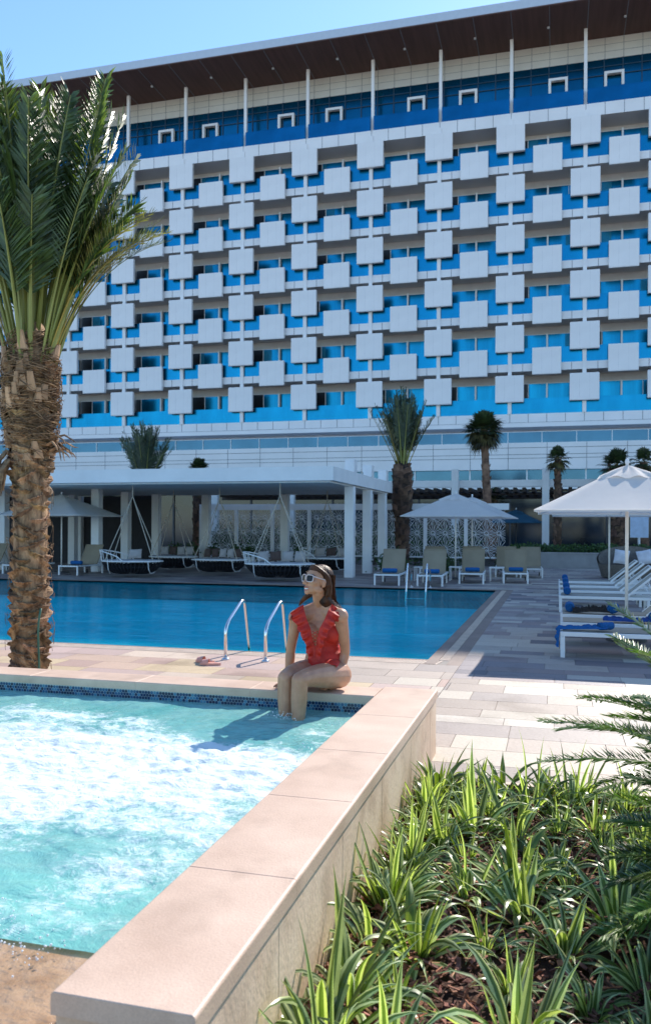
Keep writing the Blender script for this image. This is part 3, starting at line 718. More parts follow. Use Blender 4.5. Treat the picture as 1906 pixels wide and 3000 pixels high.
while x < 12: lv.box(x, x+.16, 40.6, 46, 3.35, 3.55); x += .42
lv.box(-19, 12, 46, 46.3, 3.2, 3.57); lv.box(-19, 12, 42, 42.1, 3.24, 3.34)
shift(lv, GO).build('louvre', M('dark_timber', (.06, .045, .04), .7), pg)
# inside the terrace: dark furniture, folded parasol, tables
m_teal = M('teal_canvas', (.02, .10, .16), .8)
def simple_table(n, loc, lab, h=.75, r_=.4):
    t = empty(n, loc); MB().tube([(0, 0, h-.03), (0, 0, h)], r_, 20).build('table_top', m_white, t)
    MB().tube([(0, 0, .03), (0, 0, h-.03)], .03, 8).build('pedestal', m_dark, t); MB().tube([(0, 0, 0), (0, 0, .03)], .22, 16).build('base', m_dark, t)
    return tag(t, lab, 'table')
def cafe_chair(loc, rz, lab):
    t = empty('cafe_chair', loc, rz); MB().rbox(-.25, .25, -.25, .25, .40, .46, .02).build('seat', m_dark, t)
    b_ = MB(); b_.grid(lambda u, v: (-.26+.52*u, .24+.05*v-.10*(2*u-1)**2*1.0, .46+.40*v), 8, 4); b_.grid(lambda u, v: (-.26+.52*u, .27+.05*v-.10*(2*u-1)**2, .46+.40*v), 8, 4); b_.build('backrest', m_hull, t)
    for sx in (-1, 1):
        for sy in (-1, 1): MB().tube([(sx*.2, sy*.2, .4), (sx*.24, sy*.24, 0)], .016, 6).build('leg', m_dark, t)
    return tag(t, lab, 'chair', 'dark chairs on the hotel terrace')
k = 0
for x, y in [(-4.2, 43.5), (-1.9, 42.5), (1.0, 43.0), (3.2, 42.3), (-7.5, 43), (-11, 43)]:
    simple_table('cafe_table', (x, y, .0), 'round white cafe table on the shaded hotel terrace')['group'] = 'cafe tables on the hotel terrace'
    cafe_chair((x-.7, y+.1, 0), R(80), 'dark curved chair at a cafe table on the shaded terrace'); cafe_chair((x+.7, y, 0), R(-80), 'dark curved chair at a cafe table on the shaded terrace')
sg = empty('notice_board', (3.3, 37.0, .5)); tag(sg, 'pale blue blank notice board on a post behind the hedge', 'sign')
MB().rbox(-.36, .36, -.03, .03, .75, 1.75, .01).build('board', M('board', (.42, .52, .66), .4), sg); MB().tube([(0, 0, 0), (0, 0, .75)], .04, 8).build('post', m_wmetal, sg)
# ------------------------------------------------------------------ umbrellas
def umbrella(h, edge_z, peak_z, pole_mat, scallop=True):
    t = empty('parasol'); cz = peak_z; top = MB()
    def cp(u, v):                                    # v 0 at centre vent, 1 at rim ; u round square
        a = u*4; k = int(a) % 4; f = a-int(a); cs = [(-1, -1), (1, -1), (1, 1), (-1, 1)]
        p, q = cs[k], cs[(k+1) % 4]; x = p[0]+(q[0]-p[0])*f; y = p[1]+(q[1]-p[1])*f
        r_ = .16+.84*v; sag = .05*math.sin(math.pi*v)*(1-abs(2*f-1))
        pull = 1-.03*math.sin(math.pi*f)*v
        return (x*h*r_*pull, y*h*r_*pull, edge_z+(cz-.13*(cz-edge_z)-edge_z)*(1-v)**1.02-sag*.5)
    top.grid(cp, 48, 12, True); n0 = len(top.v)
    top.grid(lambda u, v: (cp(u, 1)[0]*(1+.004), cp(u, 1)[1]*(1+.004), cp(u, 1)[2]-.03*v), 48, 1, True)
    top.build('canopy', m_canvas, t, True)
    vt = MB(); rr_ = random.Random(4)
    def vp(u, v):
        p = cp(u, 0); r_ = .02+1.95*v; wv = .022*math.sin(u*2*math.pi*11+3*v)*v**.7
        return (p[0]*r_, p[1]*r_, cz+.0-(cz-edge_z)*.30*v**1.1+wv+.02)
    vt.grid(vp, 64, 5, True); vt.build('vent_cap', m_canvas, t, True)
    MB().tube([(0, 0, 0), (0, 0, cz+.02)], .024, 12).build('pole', pole_mat, t, True)
    MB().tube([(0, 0, cz), (0, 0, cz+.06), (0, 0, cz+.09), (0, 0, cz+.12)], [.015, .03, .03, .012], 10).build('finial', m_wmetal, t, True)
    rb_ = MB()
    for k in range(8):
        a = k*math.pi/4; q = h*(1.0 if k % 2 == 0 else 1.414)*.97
        z1 = edge_z+.0
        rb_.tube([(0, 0, cz-.17), (math.cos(a)*q, math.sin(a)*q, z1-.02)], .011, 5)
    rb_.build('rib', m_wmetal, t)
    MB().tube([(0, 0, 0), (0, 0, .05), (0, 0, .06)], [.28, .28, .05], 24).build('base', m_dark, t)
    return t
m_pole = M('umbrella_pole', (.80, .74, .66), .35, .05)
u1 = umbrella(1.26, 1.86, 2.50, m_pole); u1.location = (.97, 12.76, 0); tag(u1, 'sunlit cream square parasol over the nearest row of loungers', 'parasol', 'cream square parasols')
u2 = umbrella(1.5, 1.98, 2.68, m_pole); u2.location = (1.38, 24.1, 0); tag(u2, 'shaded cream parasol seen beneath the rim of the sunlit one', 'parasol', 'cream square parasols')
u3 = copy_tree(u2); u3.location = (-3.08, 26.66, 0); tag(u3, 'pale parasol over the far loungers, front one of the pair by the palm', 'parasol')
u4 = copy_tree(u2); u4.location = (-2.85, 29.6, 0); tag(u4, 'pale parasol half hidden behind the front far parasol', 'parasol')
u5 = copy_tree(u2); u5.location = (-16.4, 25.4, 0); tag(u5, 'pale parasol at the left edge behind the big palm trunk', 'parasol')
u6 = umbrella(1.3, 1.9, 2.5, m_dark); u6.location = (-1.9, 41.6, 0)
for c in u6.children:
    if c.name.startswith(('canopy', 'vent')): c.data.materials[0] = m_teal
tag(u6, 'dark teal parasol under the hotel terrace pergola', 'parasol')
# ------------------------------------------------------------------ sun loungers
m_mesh = M('tan_sling', (.33, .27, .185), .8, .08, 3, .3, 300, trans=.15)
m_mesh2 = M('grey_beige_sling', (.42, .38, .31), .8, .08, 3, .3, 300, trans=.15)
def lounger(W, L, back, bl, ang, sling):
    # foot at y=0, head towards +y, centred in x
    t = empty('sun_lounger'); H = .32
    f_ = MB()
    for sx in (-1, 1): f_.rbox(sx*W/2-.022, sx*W/2+.022, 0, L, H-.055, H, .006)
    f_.rbox(-W/2+.02, W/2-.02, 0, .04, H-.05, H-.004, .005).rbox(-W/2+.02, W/2-.02, L-.04, L, H-.05, H-.004, .005)
    f_.build('frame', m_wmetal, t)
    for sx in (-1, 1):
        for y in (.0, L-.42): MB().rbox(sx*(W/2-.001)-.024, sx*(W/2-.001)+.024, y+.001, y+.055, 0, H-.056, .006).build('leg', m_wmetal, t)
    s_ = MB(); s_.grid(lambda u, v: (-W/2+.024+(W-.048)*u, .03+(back-.03)*v, H+.006-.018*math.sin(math.pi*u)*math.sin(math.pi*v)), 8, 8)
    s_.grid(lambda u, v: (-W/2+.024+(W-.048)*u, .03+(back-.03)*v, H-.004-.018*math.sin(math.pi*u)*math.sin(math.pi*v)), 8, 8); s_.build('seat', sling, t, True)
    ca, sa = math.cos(ang), math.sin(ang); B = MB()
    M4 = Matrix.Translation((0, back, H)) @ Matrix.Rotation(ang, 4, 'X')
    B.rbox(-W/2+.03, W/2-.03, 0, bl, -.008, .008, .006, M4); B.build('backrest', sling, t)
    F_ = MB()
    for sx in (-1, 1): F_.rbox(sx*(W/2-.018)-.014, sx*(W/2-.018)+.014, 0, bl, -.02, .02, .005, M4)
    F_.rbox(-W/2+.03, W/2-.03, bl-.03, bl, -.018, .018, .005, M4)
    for sx in (-1, 1): F_.tube([M4 @ Vector((sx*(W/2-.05), bl*.6, -.02)), (sx*(W/2-.05), back+.55, H-.03)], .010, 6)
    F_.build('backrest_frame', m_wmetal if sling is m_mesh2 else sling, t)
    for sx in (-1, 1): MB().tube([(sx*(W/2-.04)-.02, L-.33, .06), (sx*(W/2-.04)+.02, L-.33, .06)], .06, 12).build('wheel', m_dark, t)
    return t
A0 = lounger(.68, 1.98, 1.25, .78, R(57), m_mesh)
farpos = [(-4.55, 22.95, 3), (-3.35, 22.95, 3), (-2.36, 24.35, 3), (-1.14, 24.95, 3), (-3.95, 27.2, 3), (-2.75, 27.9, 3), (-1.6, 28.2, 3), (-.78, 27.9, 3), (-15.45, 24.3, 0), (-17.6, 24.3, 0), (-19.5, 24.6, 0)]
flab = ['tan sun lounger facing the pool, leftmost of the far front row', 'tan sun lounger behind the far pool ladder, second of the front row', 'tan sun lounger with a rolled blue towel right of the parasol pole',
        'tan sun lounger with a rolled blue towel, rightmost of the far front row', 'tan lounger back seen behind the leftmost far lounger', 'tan lounger back seen behind the far parasol pole',
        'tan lounger back seen behind the third far lounger', 'tan lounger back seen behind the rightmost far lounger', 'sun lounger with a rolled blue towel just right of the big palm trunk', 'shaded sun lounger left of the big palm trunk', 'shaded sun lounger at the left edge of the picture']
def rolled_towel(L, r_, loc, rz, lab, grp='rolled blue pool towels'):
    mb = MB(); n = 26
    pts = []
    for j in range(9):
        x = -L/2+L*j/8; pts.append((x, 0, r_))
    mb.tube(pts, [r_*.9]+[r_*(1+.03*math.sin(j*2.1)) for j in range(1, 8)]+[r_*.9], 16)
    for sx in (-1, 1):
        sp_ = [(sx*(L/2+.003), math.cos(q*.7)*r_*(1-q/22), r_+math.sin(q*.7)*r_*(1-q/22)) for q in range(20)]; mb.tube(sp_, .006, 4)
    o = mb.build('rolled_towel', m_blue, None, True, loc, (0, 0, rz)); return tag(o, lab, 'towel', grp)
for i, (x, y, rz) in enumerate(farpos):
    o = A0 if i == 0 else copy_tree(A0); o.location = (x, y, 0); o.rotation_euler = (0, 0, R(rz)); tag(o, flab[i], 'sun lounger', 'tan sun loungers on the far side of the pool')
    if i < 4 or i in (8, 9, 4, 5):
        tl = {0: 'rolled blue towel on the leftmost far lounger', 1: 'rolled blue towel on the lounger behind the far ladder', 2: 'rolled blue towel on the lounger right of the parasol pole', 3: 'rolled blue towel on the rightmost far lounger',
              8: 'rolled blue towel on the lounger right of the palm trunk', 9: 'rolled blue towel left of the palm trunk', 4: 'rolled blue towel on the lounger behind the leftmost far one', 5: 'rolled blue towel on the lounger behind the parasol pole'}[i]
        rolled_towel(.40, .065, (x-.02, y+.55, .325), R(rz), tl)
for i, (x, y) in enumerate([(-3.95, 25.4), (-1.75, 26.0), (-2.95, 25.9)]):
    t = empty('side_table', (x, y, 0)); MB().rbox(-.22, .22, -.22, .22, .40, .43, .006).build('table_top', m_wmetal, t)
    for sx in (-1, 1):
        for sy in (-1, 1): MB().box(sx*.19-.014, sx*.19+.014, sy*.19-.014, sy*.19+.014, 0, .40).build('leg', m_wmetal, t)
    tag(t, ['small white side table between the two left far loungers', 'small white side table left of the rightmost far lounger', 'small white side table by the far parasol pole'][i], 'table', 'white side tables')
B0 = lounger(.66, 2.0, 1.22, .80, R(40), m_mesh2)
rpos = [(10.85, .05), (11.98, .06), (13.12, .06), (16.70, .05), (18.3, .05), (19.9, .05), (21.5, .05)]
rlab = ['nearest white framed lounger with a blue towel draped over its foot', 'white framed lounger with a dark blue towel, second from the front', 'white framed lounger with a black garment lying on it',
        'white framed lounger behind the gap, fourth from the front', 'white framed lounger, fifth from the front in the right row', 'white framed lounger, sixth from the front in the right row', 'farthest white framed lounger in the right row']
for i, (y, x) in enumerate(rpos):
    o = B0 if i == 0 else copy_tree(B0); o.location = (x, y+.33, 0); o.rotation_euler = (0, 0, R(-90)); tag(o, rlab[i], 'sun lounger', 'white framed loungers in the right row')
for y, x, i in [(13.75, .20, 0), (17.25, .2, 1), (18.8, .2, 2), (20.4, .2, 3), (21.9, .2, 4)]:
    rolled_towel(.36, .07, (x, y-.2, .325), R(90), ['rolled blue towel on the foot of the lounger with the black garment', 'rolled blue towel on the fourth lounger, nearest of a row of four', 'second of the four rolled blue towels in a row',
                                                   'third of the four rolled blue towels in a row', 'farthest of the four rolled blue towels in a row'][i])
# draped towels and garment
def drape(name, m, path, wid, lab, cat, seed, thick=.018, amp=.02):
    rg = random.Random(seed); mb = MB(); P = [Vector(p) for p in path]; n = 40
    def at(t):
        a = t*(len(P)-1); i = min(int(a), len(P)-2); return P[i].lerp(P[i+1], a-i)
    for top in (0, 1):
        def f(u, v):
            p = at(u); d = (at(min(1, u+.02))-at(max(0, u-.02))).normalized(); s_ = Vector((0, 1, 0))
            w_ = wid*(.75+.25*math.sin(u*5+seed)) ; nn = noise.noise((u*9+seed, v*4, seed)); n2 = noise.noise((u*24, v*11, seed+3))
            up = d.cross(s_) ; up = up if up.z > 0 or abs(up.z) < .2 else -up
            if up.length < .1: up = Vector((0, 0, 1))
            e = math.sin(math.pi*min(1, max(0, v)))**.4
            return p+s_*(v-.5)*w_+Vector((0, 0, .004))+up.normalized()*(top*(thick+amp*abs(nn)*2+amp*.5*n2)*e)
        mb.grid(f, n, 12)
    o = mb.build(name, m, None, True); return tag(o, lab, cat)
drape('draped_towel', m_blue, [(.03, 10.98, .12), (.035, 10.98, .26), (.05, 11.0, .335), (.25, 11.03, .34), (.45, 11.08, .345), (.62, 11.1, .35)], .25, 'bright blue towel draped over the foot of the nearest lounger', 'towel', 2, .02, .03)
rolled_towel(.2, .05, (.60, 11.1, .33), R(40), 'crumpled blue towel roll at the end of the draped towel')
drape('flat_towel', M('navy_towel', (.008, .05, .22), .95, .3, 30, .6, 120), [(.62, 12.2, .335), (1.0, 12.15, .34), (1.3, 12.1, .35)], .22, 'dark blue towel lying across the second lounger', 'towel', 5, .03, .03)
rolled_towel(.3, .08, (1.32, 12.2, .335), R(70), 'rolled blue towel at the head of the second lounger')
drape('black_garment', m_black, [(.24, 13.4, .33), (.45, 13.38, .34), (.62, 13.35, .345), (.78, 13.35, .34)], .26, 'black garment lying in a heap on the third lounger', 'clothing', 8, .05, .05)
rolled_towel(.22, .075, (.83, 13.35, .33), R(75), 'rolled blue towel beside the black garment')
# wicker daybed at the right
m_wick = M('grey_wicker', (.16, .14, .12), .8, .25, 20, .6, 60)
wd = empty('wicker_daybed', (2.35, 29.2, 0)); tag(wd, 'round grey wicker daybed holding white pillows behind the right loungers', 'daybed')
mb = MB(); mb.grid(lambda u, v: ((.92+.16*v)*math.cos(2*math.pi*u), (.92+.16*v)*math.sin(2*math.pi*u), .04+v*(.42+.42*max(0, math.sin(2*math.pi*u)+.35))), 40, 6, True)
mb.grid(lambda u, v: ((.86+.16*v)*math.cos(2*math.pi*u), (.86+.16*v)*math.sin(2*math.pi*u), .04+v*(.42+.42*max(0, math.sin(2*math.pi*u)+.35))), 40, 6, True)
mb.build('basket', m_wick, wd, True)
MB().tube([(0, 0, .25), (0, 0, .42)], .9, 32).build('cushion', m_brown, wd)
for i, (x, y, a) in enumerate([(-.35, .15, 8), (.55, .1, -12), (1.0, .5, -30)]):
    pb = MB(); pillow(pb, Matrix.Translation((x*.8, y, .68)) @ Matrix.Rotation(R(-20), 4, 'X') @ Matrix.Rotation(R(a), 4, 'Y'), (.48, .5, .16)); pb.build('pillow', M('white_pillow', (.62, .62, .66), .9) if i == 0 else bpy.data.materials['white_pillow'], wd, True)
# ------------------------------------------------------------------ ladders
def ladder(loc, rz, lab, sc=1.0):
    t = empty('pool_ladder', loc, rz)
    for sx in (-.255, .255):
        pts = [(sx, -.0, 0), (sx, 0, .30)] + bezier((sx, 0, .30), (sx, .0, .40), (sx, .05, .42), (sx, .12, .47), 6)[1:] + [(sx, .48, .64)] + bezier((sx, .48, .64), (sx, .58, .69), (sx, .62, .66), (sx, .64, .60), 6)[1:] + [(sx, .80, .05), (sx, .88, -.25), (sx, .89, -.45)]
        MB().tube(pts, .0205, 14).build('handrail', m_steel, t, True)
        MB().tube([(sx, 0, .001), (sx, 0, .012), (sx, 0, .03)], [.05, .048, .024], 16).build('flange', m_steel, t, True)
    for z in (-.22, -.42): MB().box(-.25, .25, .87, .95, z, z+.02).build('step', m_steel, t)
    return tag(t, lab, 'pool ladder')
ladder((-3.59, 9.45, 0), 0, 'shiny steel pool ladder handrails standing on the near deck beside the woman')
ladder((-3.50, 22.35, 0), math.pi, 'distant steel ladder handrails at the far pool edge in front of loungers')
# slippers
m_pink = M('pink_rubber', (.72, .36, .28), .45, .06, 20)
def slipper():
    t = empty('slipper'); so_ = MB()
    def sole(z):
        L = []
        for i in range(28):
            a = 2*math.pi*i/28; y = math.cos(a)*.125; w_ = (.042+.008*math.cos(a)-.006*math.sin(2*a+.6)); L.append((math.sin(a)*w_, y, z))
        return L
    a_, b_ = sole(0), sole(.026); n = 28
    so_.add(a_+b_, [tuple(range(n))[::-1], tuple(range(n, 2*n))]+[(i, (i+1) % n, n+(i+1) % n, n+i) for i in range(n)]); so_.build('sole', m_pink, t)
    st = MB()
    for r_ in (0, .004):
        st.grid(lambda u, v: ((.047+r_)*math.cos(math.pi*u), .015+.075*v, .02+(.050+r_-.012*v)*math.sin(math.pi*u)), 14, 5)
    st.build('strap', m_pink, t, True); return t
s1 = slipper(); s1.location = (-3.86, 9.02, .002); s1.rotation_euler = (0, 0, R(100)); tag(s1, 'pink slide slipper lying nearer the spa', 'slipper', 'pair of pink slippers on the deck')
s2 = copy_tree(s1); s2.location = (-3.99, 9.17, .002); s2.rotation_euler = (0, 0, R(85)); tag(s2, 'pink slide slipper lying nearer the pool ladder', 'slipper')
# ================================================================== palms
m_frond = M('date_palm_leaf', (.065, .105, .042), .40, .35, 5, attr=True, trans=.34, tcol=(1.7, 1.9, .6), col2=(.115, .160, .062), spec=.6)
m_rach = M('palm_stalk', (.24, .25, .065), .45, .25, 3, .1, 40, stretch=(1, 1, .2), attr=True)
m_boot = M('palm_boot', (.17, .085, .038), .85, .45, 14, 1.0, 55, stretch=(1, 1, .35), attr=True, col2=(.44, .27, .145), bdist=.014)
m_fib = M('palm_fibre', (.16, .10, .06), .95, .4, 20, attr=True, col2=(.28, .19, .11))
m_stub = M('cut_stub', (.45, .27, .15), .75, .25, 8, .5, 60, stretch=(1, 1, .2), attr=True)
def frond(mb, base, az, el, L, droop, ll, n, rg, r0=.02, roll=0., vfold=35, twist=0., bare=.28, curve=0., lw=.016, dead=False, cap=5, fw=.62):
    """rachis + leaflets; az direction, el start elevation, droop total bend (rad) towards ground"""
    seg = 16; p = Vector(base); pts = [p.copy()]; dirs = []
    for i in range(seg):
        t = i/seg; e = el-droop*t**1.6; a = az+curve*t
        d = Vector((math.cos(e)*math.cos(a), math.cos(e)*math.sin(a), math.sin(e))); dirs.append(d); p = p+d*(L/seg); pts.append(p.copy())
    dirs.append(dirs[-1])
    k = rg.uniform(.8, 1.25); mb.mi = 0; mb.cur = (k*1.3, k*.9, k*.6) if dead else (k, k, k)
    mb.tube(pts, [r0*(1-.86*i/seg) for i in range(seg+1)], cap, caps=False, flat=.7)
    mb.mi = 1
    for i in range(n):
        t = bare+(1-bare)*(i+.5)/n; a_ = t*seg; j = min(int(a_), seg-1); q = pts[j].lerp(pts[j+1], a_-j); d = dirs[j]
        side = d.cross(Vector((0, 0, 1)));
        if side.length < .05: side = Vector((math.sin(az), -math.cos(az), 0))
        side.normalize(); upv = side.cross(d).normalized()
        rr_ = Matrix.Rotation(roll+twist*t, 3, d); side = rr_ @ side; upv = rr_ @ upv
        env = (min(1, (t-bare)*7+.35))*(1-.62*max(0, t-.55)/.45)
        for sg in (-1, 1):
            fwd = fw+.5*t; v = (d*fwd+side*sg*math.cos(R(vfold))+upv*math.sin(R(vfold))*rg.uniform(.5, 1.3)).normalized()
            v = (v+Vector((rg.gauss(0, .08), rg.gauss(0, .08), rg.gauss(0, .08)))).normalized()
            l_ = ll*env*rg.uniform(.85, 1.12); w_ = lw*rg.uniform(.8, 1.2)
            nrm = v.cross(d); nrm = nrm.normalized() if nrm.length > .01 else upv
            wd_ = (d*.7+upv*.35).normalized(); wd_ = (wd_-v*wd_.dot(v)).normalized()*w_
            kk = k*rg.uniform(.7, 1.35); mb.cur = (kk*2.6, kk*1.7, kk*1.3) if dead else (kk, kk, kk*rg.uniform(.7, 1.2))
            sag = Vector((0, 0, -.08*l_))
            a1 = q; m1 = q+v*l_*.45; e1 = q+v*l_+sag
            mb.add([a1, m1+wd_, e1, m1-wd_], [(0, 1, 2, 3)])
def boot_trunk(mb, H, rad, n, rg, dz=.11, base_shade=1.0, nu=9, nv=6, thick=.06, big=False):
    """stacked leaf bases: rad(z) radius function"""
    z = 0; i = 0
    while z < H:
        th = i*2.39996+rg.gauss(0, .12); k = rg.uniform(.5, 1.45); mb.cur = (k, k*rg.uniform(.92, 1.05), k*rg.uniform(.85, 1.05))
        wa = rg.uniform(.55, .78)*(1.12 if big else 1); hh = dz*rg.uniform(1.25, 1.8)*(.66 if big else 1); th_k = thick*rg.uniform(.7, 1.3); tilt = rg.gauss(0, .05); sd_ = rg.random()*50
        def f(u, v):
            a = (u*2-1); ang = th+a*wa
            if v <= .75:
                t = v/.75; zz = z+hh*(t-.5)+tilt*a+((.75*hh*a*a*(1-t)-.02*t*(1-a*a)) if big else -.35*hh*(a*a)*(1-t*.2))
                r_ = rad(z)+th_k*(t**(1.9 if big else 1.3))*(1-abs(a)**2.6)+(.016 if big else .006)*noise.noise((u*6+sd_, v*7, 0)); zz += (.02*t*noise.noise((u*9+sd_, 3, 0)) if big else 0)
            else:
                t = (v-.75)/.25; zz = (.02*noise.noise((u*9+sd_, 3, 0)) if big else 0)+z+hh*(.5)+tilt*a+(-.02*(1-a*a) if big else -.35*hh*a*a*.8+.012*(1-abs(a)))
                r_ = rad(z)+th_k*(1-abs(a)**2.2)*(1-t)-.02*t
            return (r_*math.cos(ang), r_*math.sin(ang), zz)
        mb.grid(f, nu, nv); z += dz/n; i += 1
# ---- main date palm
mp_ = empty('date_palm', (-5.38, 7.75, 0)); tag(mp_, 'large date palm with a rough scaly trunk standing in the foreground beside the pool', 'palm tree')
rg = random.Random(17)
core = MB(); core.tube([(0, 0, 0), (0, 0, 1), (0.0, 0, 2), (0, 0, 2.9), (0, 0, 3.5), (0, 0, 3.75)], [.17, .17, .175, .22, .21, .12], 24)
tr = MB(); tr.mi = 0
def rad(z): return .165+(.075*max(0, min(1, (z-2.0)/.9)))+.008*math.sin(z*3)
boot_trunk(tr, 3.25, rad, 6.6, rg, dz=.115, thick=.062, nu=16, nv=10, big=True)
core.cur = (.35, .35, .35)
t_o = core.build('trunk', m_boot, mp_, True); tr.build('leaf_base', m_boot, mp_)
# fibre wraps and strands on the upper trunk
fb = MB()
for i in range(900):
    z = rg.uniform(2.45, 3.62); a = rg.random()*6.3; span = rg.uniform(.3, 1.1); r_ = rad(z)+.035+rg.uniform(0, .035); dz_ = rg.gauss(0, .07)
    if z > 3.35: r_ *= 1-(z-3.35)*.9
    k = rg.uniform(.5, 2.0); fb.cur = (k, k*.95, k*.9); out = rg.random() < .12
    pts = [((r_+(.04*t*t if out else .012*math.sin(3.1*t)))*math.cos(a+span*t), (r_+(.04*t*t if out else .012*math.sin(3.1*t)))*math.sin(a+span*t), z+dz_*t) for t in (0, .33, .66, 1)]
    fb.tube(pts, [.004, .005, .004, .0015], 3, caps=False)
for i in range(120):                         # loose threads lower down
    z = rg.uniform(.1, 2.5); a = rg.random()*6.3; r_ = rad(z)+.05; k = rg.uniform(.8, 2.2); fb.cur = (k, k, k)
    fb.tube([(r_*math.cos(a), r_*math.sin(a), z), ((r_+.03)*math.cos(a+.2), (r_+.03)*math.sin(a+.2), z+rg.gauss(0, .08)), ((r_+.02)*math.cos(a+.35), (r_+.02)*math.sin(a+.35), z-.1*rg.random())], .0025, 3, caps=False)
fb.build('fibre', m_fib, mp_)
for i in range(46):
    st_ = MB()                          # cut petiole stubs
    z = rg.uniform(2.3, 3.45) if i > 5 else rg.uniform(2.1, 2.5); a = rg.random()*6.3; r_ = rad(z)+.03; L = rg.uniform(.09, .26)*(1 if z > 2.7 else .6); w_ = rg.uniform(.026, .045)
    lean = rg.uniform(.05, .28); k = rg.uniform(.6, 1.3); st_.cur = (k, k, k)
    o = Vector((math.cos(a), math.sin(a), 0)); s_ = Vector((-math.sin(a), math.cos(a), 0)); p = o*r_+Vector((0, 0, z)); d = (Vector((0, 0, 1))+o*lean+s_*rg.gauss(0, .1)).normalized(); n_ = s_.cross(d)
    vs = []
    for t, ww, tt in ((0, w_*1.5, .018), (.35, w_*1.1, .02), (1, w_*.8, .015)):
        q = p+d*L*t
        vs += [q-s_*ww-n_*tt, q+s_*ww-n_*tt, q+s_*ww*.8+n_*tt, q-s_*ww*.8+n_*tt]
    fs = [(a0+j, a0+(j+1) % 4, a0+4+(j+1) % 4, a0+4+j) for a0 in (0, 4) for j in range(4)]+[(0, 3, 2, 1)]
    st_.add(vs, fs); k *= 1.5; st_.cur = (k, k*.95, k*.8); st_.add([v+d*.0015 for v in vs[8:]], [(0, 1, 2, 3)]); st_.build('cut_stub', m_stub, mp_)
# dead leaf base curling out to the right
dd = MB(); dd.cur = (1.1, .9, .8)
ca_, sa_ = math.cos(R(10)), math.sin(R(10))
for j in range(14):
    z = 2.42+rg.gauss(0, .05); k = rg.uniform(.6, 1.9); dd.cur = (k, k*.9, k*.85); a = R(rg.uniform(-15, 35)); L = rg.uniform(.12, .27)
    p0 = Vector((math.cos(a)*.24, math.sin(a)*.24, z)); o = Vector((math.cos(a), math.sin(a), 0))
    dd.tube([p0, p0+o*L*.5+Vector((0, 0, .03)), p0+o*L*.85+Vector((0, 0, -.02)), p0+o*L+Vector((0, 0, -.11*rg.random()-.02))], [.03, .022, .016, .004], 5, flat=.5)
dd.build('dead_leaf_base', m_fib, mp_); dd = MB()
for j in range(8):
    z = 2.28+rg.gauss(0, .06); a = R(rg.uniform(185, 250)); L = rg.uniform(.15, .3); p0 = Vector((math.cos(a)*.24, math.sin(a)*.24, z)); o = Vector((math.cos(a), math.sin(a), 0))
    dd.tube([p0, p0+o*L*.3+Vector((0, 0, -.1)), p0+o*L*.35+Vector((0, 0, -.3))], [.045, .05, .01], 6, flat=.5)
dd.build('dead_leaf_base', m_fib, mp_)
cr = MB()
for i in range(38):
    t = i/38; az = i*2.39996+rg.gauss(0, .15); o = Vector((math.cos(az), math.sin(az), 0))
    inner = 1-t
    el = R(89-19*t**1.1+rg.gauss(0, 2)); L = 2.5-.4*t**2+rg.gauss(0, .16)
    dr = .12+.30*t+rg.gauss(0, .08)
    if i > 30: L *= .85
    base = o*(.05+.16*t)+Vector((0, 0, 3.62-.42*t))
    frond(cr, base, az, el, L, dr, .50, 66, rg, r0=.033, roll=rg.gauss(0, .7), vfold=24, twist=rg.gauss(0, .6), bare=.42, curve=rg.gauss(0, .2), lw=.0165 if rg.random() < .7 else .021)
for az_, el_, L_, dr_, cv in [(R(14), 70, 1.8, .15, 0), (R(5), 74, 2.0, .2, .2), (R(25), 73, 1.95, .2, -.1), (R(-5), 72, 2.3, .3, .1), (R(16), 79, 3.1, .0, .0), (R(8), 80, 3.0, .08, .1), (R(28), 79, 2.8, .1, -.1), (R(20), 76, 2.75, .1, .0), (R(188), 81, 2.9, .1, .1), (R(205), 84, 2.9, .1, .1), (R(195), 77, 3.1, .3, .1), (R(-60), 80, 2.5, .4, .1), (R(-80), 85, 2.9, .3, .1), (R(30), 75, 2.5, .3, 0)]:
    frond(cr, (math.cos(az_)*.18, math.sin(az_)*.18, 3.32), az_, R(el_), L_, dr_, .48, 66, rg, r0=.026, roll=rg.gauss(0, .6), vfold=20, bare=.44, curve=cv, lw=.0165)
for i in range(20):                            # dry drooping fronds inside the skirt
    az = R(rg.choice((5, 15, 12, 20, -20, 35, -100, 190))+rg.gauss(0, 15)); frond(cr, (math.cos(az)*.2, math.sin(az)*.2, 3.3), az, R(rg.uniform(68, 80)), rg.uniform(1.7, 2.15), rg.uniform(.3, 1.2), .30, 26, rg, r0=.014, bare=.5, lw=.008, dead=rg.random() < .6)
cr.build('crown', [m_rach, m_frond], mp_)
for i in (0, 1):                              # green irrigation hose up the trunk
    MB().tube(bezier((.205, -.14+.0*i, .0), (.24, -.16, .3), (.2, -.2, .5), (.235-.03*i, -.15, .75+.1*i), 10), .011, 8).build('irrigation_hose', M('green_hose', (.03, .11, .07), .5) if i == 0 else bpy.data.materials['green_hose'], mp_, True) if i == 0 else None
